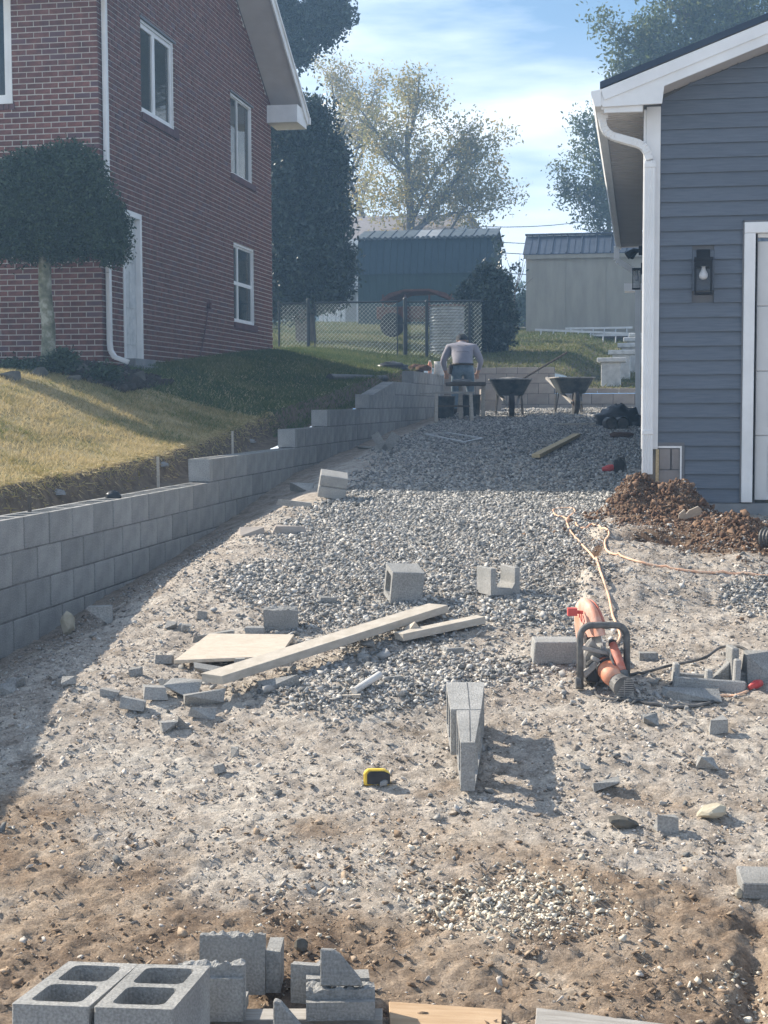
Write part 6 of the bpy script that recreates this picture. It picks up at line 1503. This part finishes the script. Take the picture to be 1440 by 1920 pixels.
def barrow(px, py, f_, rz, label, load):
    q = P(px, py, f_); q.z = hz(q.x, q.y)
    t = thing('wheelbarrow', label, 'wheelbarrow', q, 'wheelbarrows by the block wall', YAW + R(rz))
    g = lambda n_, fn, mt, **k: part(n_, fn, mt, t, world=False, **k)
    def tray(b):
        lo = rrect(-.20, .20, -.26, .24, .08); hi = rrect(-.335, .335, -.46, .40, .14); hi2 = [(x * .96, y * .96) for x, y in hi]; li = [(x * .9, y * .9) for x, y in lo]
        n = len(lo); vs = [(x, y, .34) for x, y in lo] + [(x, y, .60) for x, y in hi] + [(x, y, .60) for x, y in hi2] + [(x, y, .36) for x, y in li]
        fs = [tuple(range(n - 1, -1, -1))] + [(k * n + i, k * n + (i + 1) % n, (k + 1) * n + (i + 1) % n, (k + 1) * n + i) for k in range(3) for i in range(n)] + [tuple(3 * n + i for i in range(n))]
        b.add(vs, fs)
    g('tray', tray, 'tray')
    g('rim', lambda b: b.tube([(x, y, .605) for x, y in rrect(-.34, .34, -.465, .405, .14)], .013, 6, closed=True), 'dust_grey')
    w = g('wheel', lambda b: b.tube([(-.04, .42, .19), (.04, .42, .19)], .19, 24), 'rubber', bevel=.012)
    part('hub', lambda b: b.tube([(-.05, .42, .19), (.05, .42, .19)], .05, 12), 'rust', w, world=False)
    for x in (-.2, .2):
        g('handle', lambda b: b.beam((x * .4, .50, .19), (x * 1.45, -.95, .62), .04, .04), 'wood_weather')
        g('leg', lambda b: b.tube([(x * .95, -.20, .36), (x * 1.15, -.30, 0), (x * 1.1, -.42, 0), (x * 1.0, -.42, .38)], .015, 6), 'dark_grey')
    g('load', lambda b: lump(b, Vector((0, -.03, .56)), .30, .38, .05 + load, 6), 'wet_mortar')
    return t
barrow(957, 752, 24.6, 178, 'left wheelbarrow with a dark tray and a hoe leaning out of it', .03)
b2_ = barrow(1072, 750, 25.2, 182, 'right wheelbarrow with a brick on its load', .01)
hq = [P(960, 720, 24.7), P(1063, 661, 25.1), P(932, 742, 24.6)]
ho = thing('mortar_hoe', 'long handled hoe leaning out of the left wheelbarrow', 'hoe', hq[0])
part('shaft', lambda b: b.tube([hq[0] + Vector((0, 0, -.02)), hq[1]], .017, 8), 'wood_dark', ho)
part('blade', lambda b: b.beam(hq[0] + Vector((-.10, 0, -.03)), hq[0] + Vector((.02, 0, -.01)), .16, .01), 'rust', ho)
q = P(1081, 713, 25.1); tag(part('brick', lambda b: b.box(-.11, .11, -.05, .05, -.03, .04), 'foundation', None, world=False), 'dark brick lying on the load of the right wheelbarrow', 'brick').location = q
for px, lab in ((836, 'left black bucket under the boards in front of the worker'), (884, 'right black bucket under the boards in front of the worker')):
    q = P(px, 780, 24.6); q.z = hz(q.x, q.y); t = thing('bucket', lab, 'bucket', q, 'black buckets by the worker')
    part('pail', lambda b: b.tube([q, q + Vector((0, 0, .36))], [.13, .155], 16), 'tray', t)
    part('rim', lambda b: b.tube([q + Vector((.157 * math.cos(k * .3927), .157 * math.sin(k * .3927), .355)) for k in range(16)], .009, 5, closed=True), 'dark_grey', t)
# stacked blocks and buckets by the wall
for i, (px, py, f_, z_, lab) in enumerate([(920, 777, 26.5, 0, 'bottom block of the small stack right of the worker'), (922, 758, 26.5, .2, 'top block of the small stack right of the worker')]):
    q = P(px, py, f_); q.z = hz(q.x, q.y) + z_
    mesh_thing(solid_mesh(.38, .19, .19, mt='cmu_tan'), 'concrete_block', lab, 'concrete block', q - RT * .19, (0, 0, 9.7 + i * 4), 'stacked blocks by the worker')
for px, py, lab, mt in ((826, 706, 'pale bucket on the block wall left of the worker', 'white_old'), (806, 704, 'small orange and white bottle on the block wall', 'orange_dust')):
    q = P(px, py, 27.8); q.z = ZT + 6 * CH if px > 820 else ZT + 6 * CH
    h_ = .22 if px > 820 else .24; r_ = .12 if px > 820 else .04
    t = thing('bucket' if px > 820 else 'bottle', lab, 'bucket' if px > 820 else 'bottle', q)
    part('body', lambda b: b.tube([q, q + Vector((0, 0, h_ * .75)), q + Vector((0, 0, h_))], [r_ * .85, r_, r_ if px > 820 else r_ * .5], 16), mt, t)
    part('lid', lambda b: b.tube([q + Vector((0, 0, h_ + .001)), q + Vector((0, 0, h_ + .02))], r_ * (1.02 if px > 820 else .5), 16), 'white', t)
for i, (px, py, f_) in enumerate([(780, 700, 27.6), (793, 706, 27.4), (765, 702, 27.2)]):
    q = P(px, py, f_); b = MB(); lump(b, Vector((0, 0, 0)), .16, .12, .10, i + 20, 10); o = b.build('dirt_lump', 'clod_dark'); q.z = hz(q.x, q.y); o.location = q; tag(o, ['dark dirt lump at the lawn corner', 'dark dirt lump nearest the orange bottle', 'leftmost dark dirt lump at the lawn corner'][i], 'dirt', 'dirt lumps at the lawn corner')

# worker
wq = P(868, 780, 25.6); wq.z = hz(wq.x, wq.y)
per = thing('worker', 'person in a grey long sleeved shirt, jeans and dark cap bending over, seen from behind', 'person', wq, None, YAW)
J = {}; vs = []; ed = []; rad = []
def jn(n_, p, r, par=None):
    J[n_] = len(vs); vs.append(p); rad.append(r)
    if par: ed.append((J[par], J[n_]))
jn('pelvis', (0, 0, .86), (.155, .115))
jn('waist', (0, .08, .98), (.16, .12), 'pelvis'); jn('chest', (0, .26, 1.15), (.20, .14), 'waist'); jn('upper', (0, .40, 1.25), (.18, .12), 'chest')
jn('neck', (.01, .50, 1.31), (.062, .062), 'upper'); jn('head', (.015, .58, 1.365), (.085, .09), 'neck'); jn('crown', (.02, .63, 1.41), (.07, .075), 'head')
for s_, n_ in ((-1, 'l'), (1, 'r')):
    jn('sh' + n_, (.205 * s_, .36, 1.235), (.088, .088), 'upper'); jn('el' + n_, (.315 * s_, .30, .99), (.055, .055), 'sh' + n_); jn('wr' + n_, (.27 * s_, .35, .80), (.034, .034), 'el' + n_)
    jn('pa' + n_, (.25 * s_, .38, .74), (.040, .022), 'wr' + n_)
    for k in range(4):
        x = .25 * s_ + (k - 1.5) * .018; a = .06 + (.012 if k in (1, 2) else 0)
        jn('f%d' % k + n_, (x, .39, .70), (.010, .010), 'pa' + n_); jn('g%d' % k + n_, (x, .38, .70 - a * .7), (.008, .008), 'f%d' % k + n_)
    jn('th' + n_, (.25 * s_ - .045 * s_, .35, .745), (.011, .011), 'pa' + n_); jn('tj' + n_, (.25 * s_ - .06 * s_, .36, .71), (.009, .009), 'th' + n_)
    jn('hip' + n_, (.095 * s_, .0, .80), (.11, .11), 'pelvis'); jn('kn' + n_, (.125 * s_, .07, .44), (.068, .068), 'hip' + n_); jn('an' + n_, (.135 * s_, -.02, .10), (.046, .046), 'kn' + n_)
    jn('he' + n_, (.135 * s_, -.03, .045), (.045, .045), 'an' + n_); jn('to' + n_, (.145 * s_, .14, .035), (.045, .034), 'he' + n_)
me = bpy.data.meshes.new('body'); me.from_pydata(vs, ed, []); me.update()
bo = bpy.data.objects.new('body', me); COL.objects.link(bo)
sk = bo.modifiers.new('skin', 'SKIN'); sk.use_smooth_shade = True; sb_ = bo.modifiers.new('sub', 'SUBSURF'); sb_.levels = 2; sb_.render_levels = 2
if not me.skin_vertices: bpy.context.view_layer.objects.active = bo
sv = me.skin_vertices[0].data if me.skin_vertices else None
if sv is not None:
    for i, r in enumerate(rad): sv[i].radius = r
    sv[0].use_root = True
bpy.context.view_layer.update()
dg = bpy.context.evaluated_depsgraph_get(); me2 = bpy.data.meshes.new_from_object(bo.evaluated_get(dg)); bo.modifiers.clear(); bo.data = me2
me2.materials.clear()
for k in ('shirt', 'jeans', 'skin', 'boot'): me2.materials.append(M[k])
for p in me2.polygons:
    c = p.center
    if c.z < .10: k = 3
    elif c.z < .93 and abs(c.x) < .215 and c.y < .30: k = 1
    elif c.z < .82 and c.y > .2: k = 2
    elif c.z > 1.27 and c.y > .475 and abs(c.x) < .13: k = 2
    else: k = 0
    p.material_index = k; p.use_smooth = True
bo.parent = per
wp = lambda n_, fn, mt, **k: part(n_, fn, mt, per, world=False, **k)
cc_ = Vector((.02, .60, 1.41))
wp('cap', lambda b: (lump(b, cc_, .105, .115, .10, 2), b.prism([(-.07, .08), (.07, .08), (.05, .19), (-.05, .19)], -.0, .012, lambda a, c, h: (cc_.x + a, cc_.y + c, cc_.z - .01 - c * .3 + h))), 'cap', smooth=True)
wp('belt', lambda b: b.tube([(.162 * math.cos(a * .3927), .012 + .125 * math.sin(a * .3927), .925) for a in range(16)], .022, 6, closed=True), 'boot')
for s_ in (-1, 1): wp('ear', lambda b: lump(b, Vector((.02 + s_ * .088, .57, 1.37)), .012, .022, .03, 3, 8), 'skin', smooth=True)
wp('nose', lambda b: lump(b, Vector((.02, .69, 1.35)), .014, .02, .018, 3, 8), 'skin', smooth=True)
# faint print across the back of the shirt: two dark lines of marks
rp_ = random.Random(3)
def prn(b):
    for (w_, t, n) in ((.16, .72, 9), (.22, .30, 12)):
        for i in range(n):
            x = -w_ / 2 + w_ * (i + .5) / n
            A = Vector((0, .08, .98)).lerp(Vector((0, .40, 1.25)), t); nrm = Vector((0, -.645, .764)); yy = .142 if t < .5 else .150
            c = A + nrm * yy * math.sqrt(max(.2, 1 - (x / .21) ** 2)) + Vector((x, 0, 0)); h = rp_.uniform(.010, .020)
            b.beam(c - Vector((0, .764, .645)) * h * .5, c + Vector((0, .764, .645)) * h * .5, w_ / n * .6, .004, nrm)
wp('shirt_print', prn, 'print')
per.scale = (1.05, 1.0, .92)
wp('tool_pouch', lambda b: b.box(-.235, -.165, -.03, .07, .74, .92), 'boot', bevel=.02)
bpy.context.view_layer.update()

# ------------------------------------------------------------------ thin haze over the whole place
hm = bpy.data.materials.new('haze'); hm.use_nodes = True; hn = hm.node_tree.nodes; hn.remove(hn['Principled BSDF'])
pv = hn.new('ShaderNodeVolumePrincipled'); pv.inputs['Color'].default_value = (.38, .64, 1.0, 1); pv.inputs['Density'].default_value = HAZE; pv.inputs['Anisotropy'].default_value = .35
hm.node_tree.links.new(pv.outputs[0], hn['Material Output'].inputs['Volume']); M['haze'] = hm
b = MB(); b.box(-1700, 1700, -60, 1600, -3.2, 26); hb = b.build('haze', 'haze'); hb['kind'] = 'stuff'
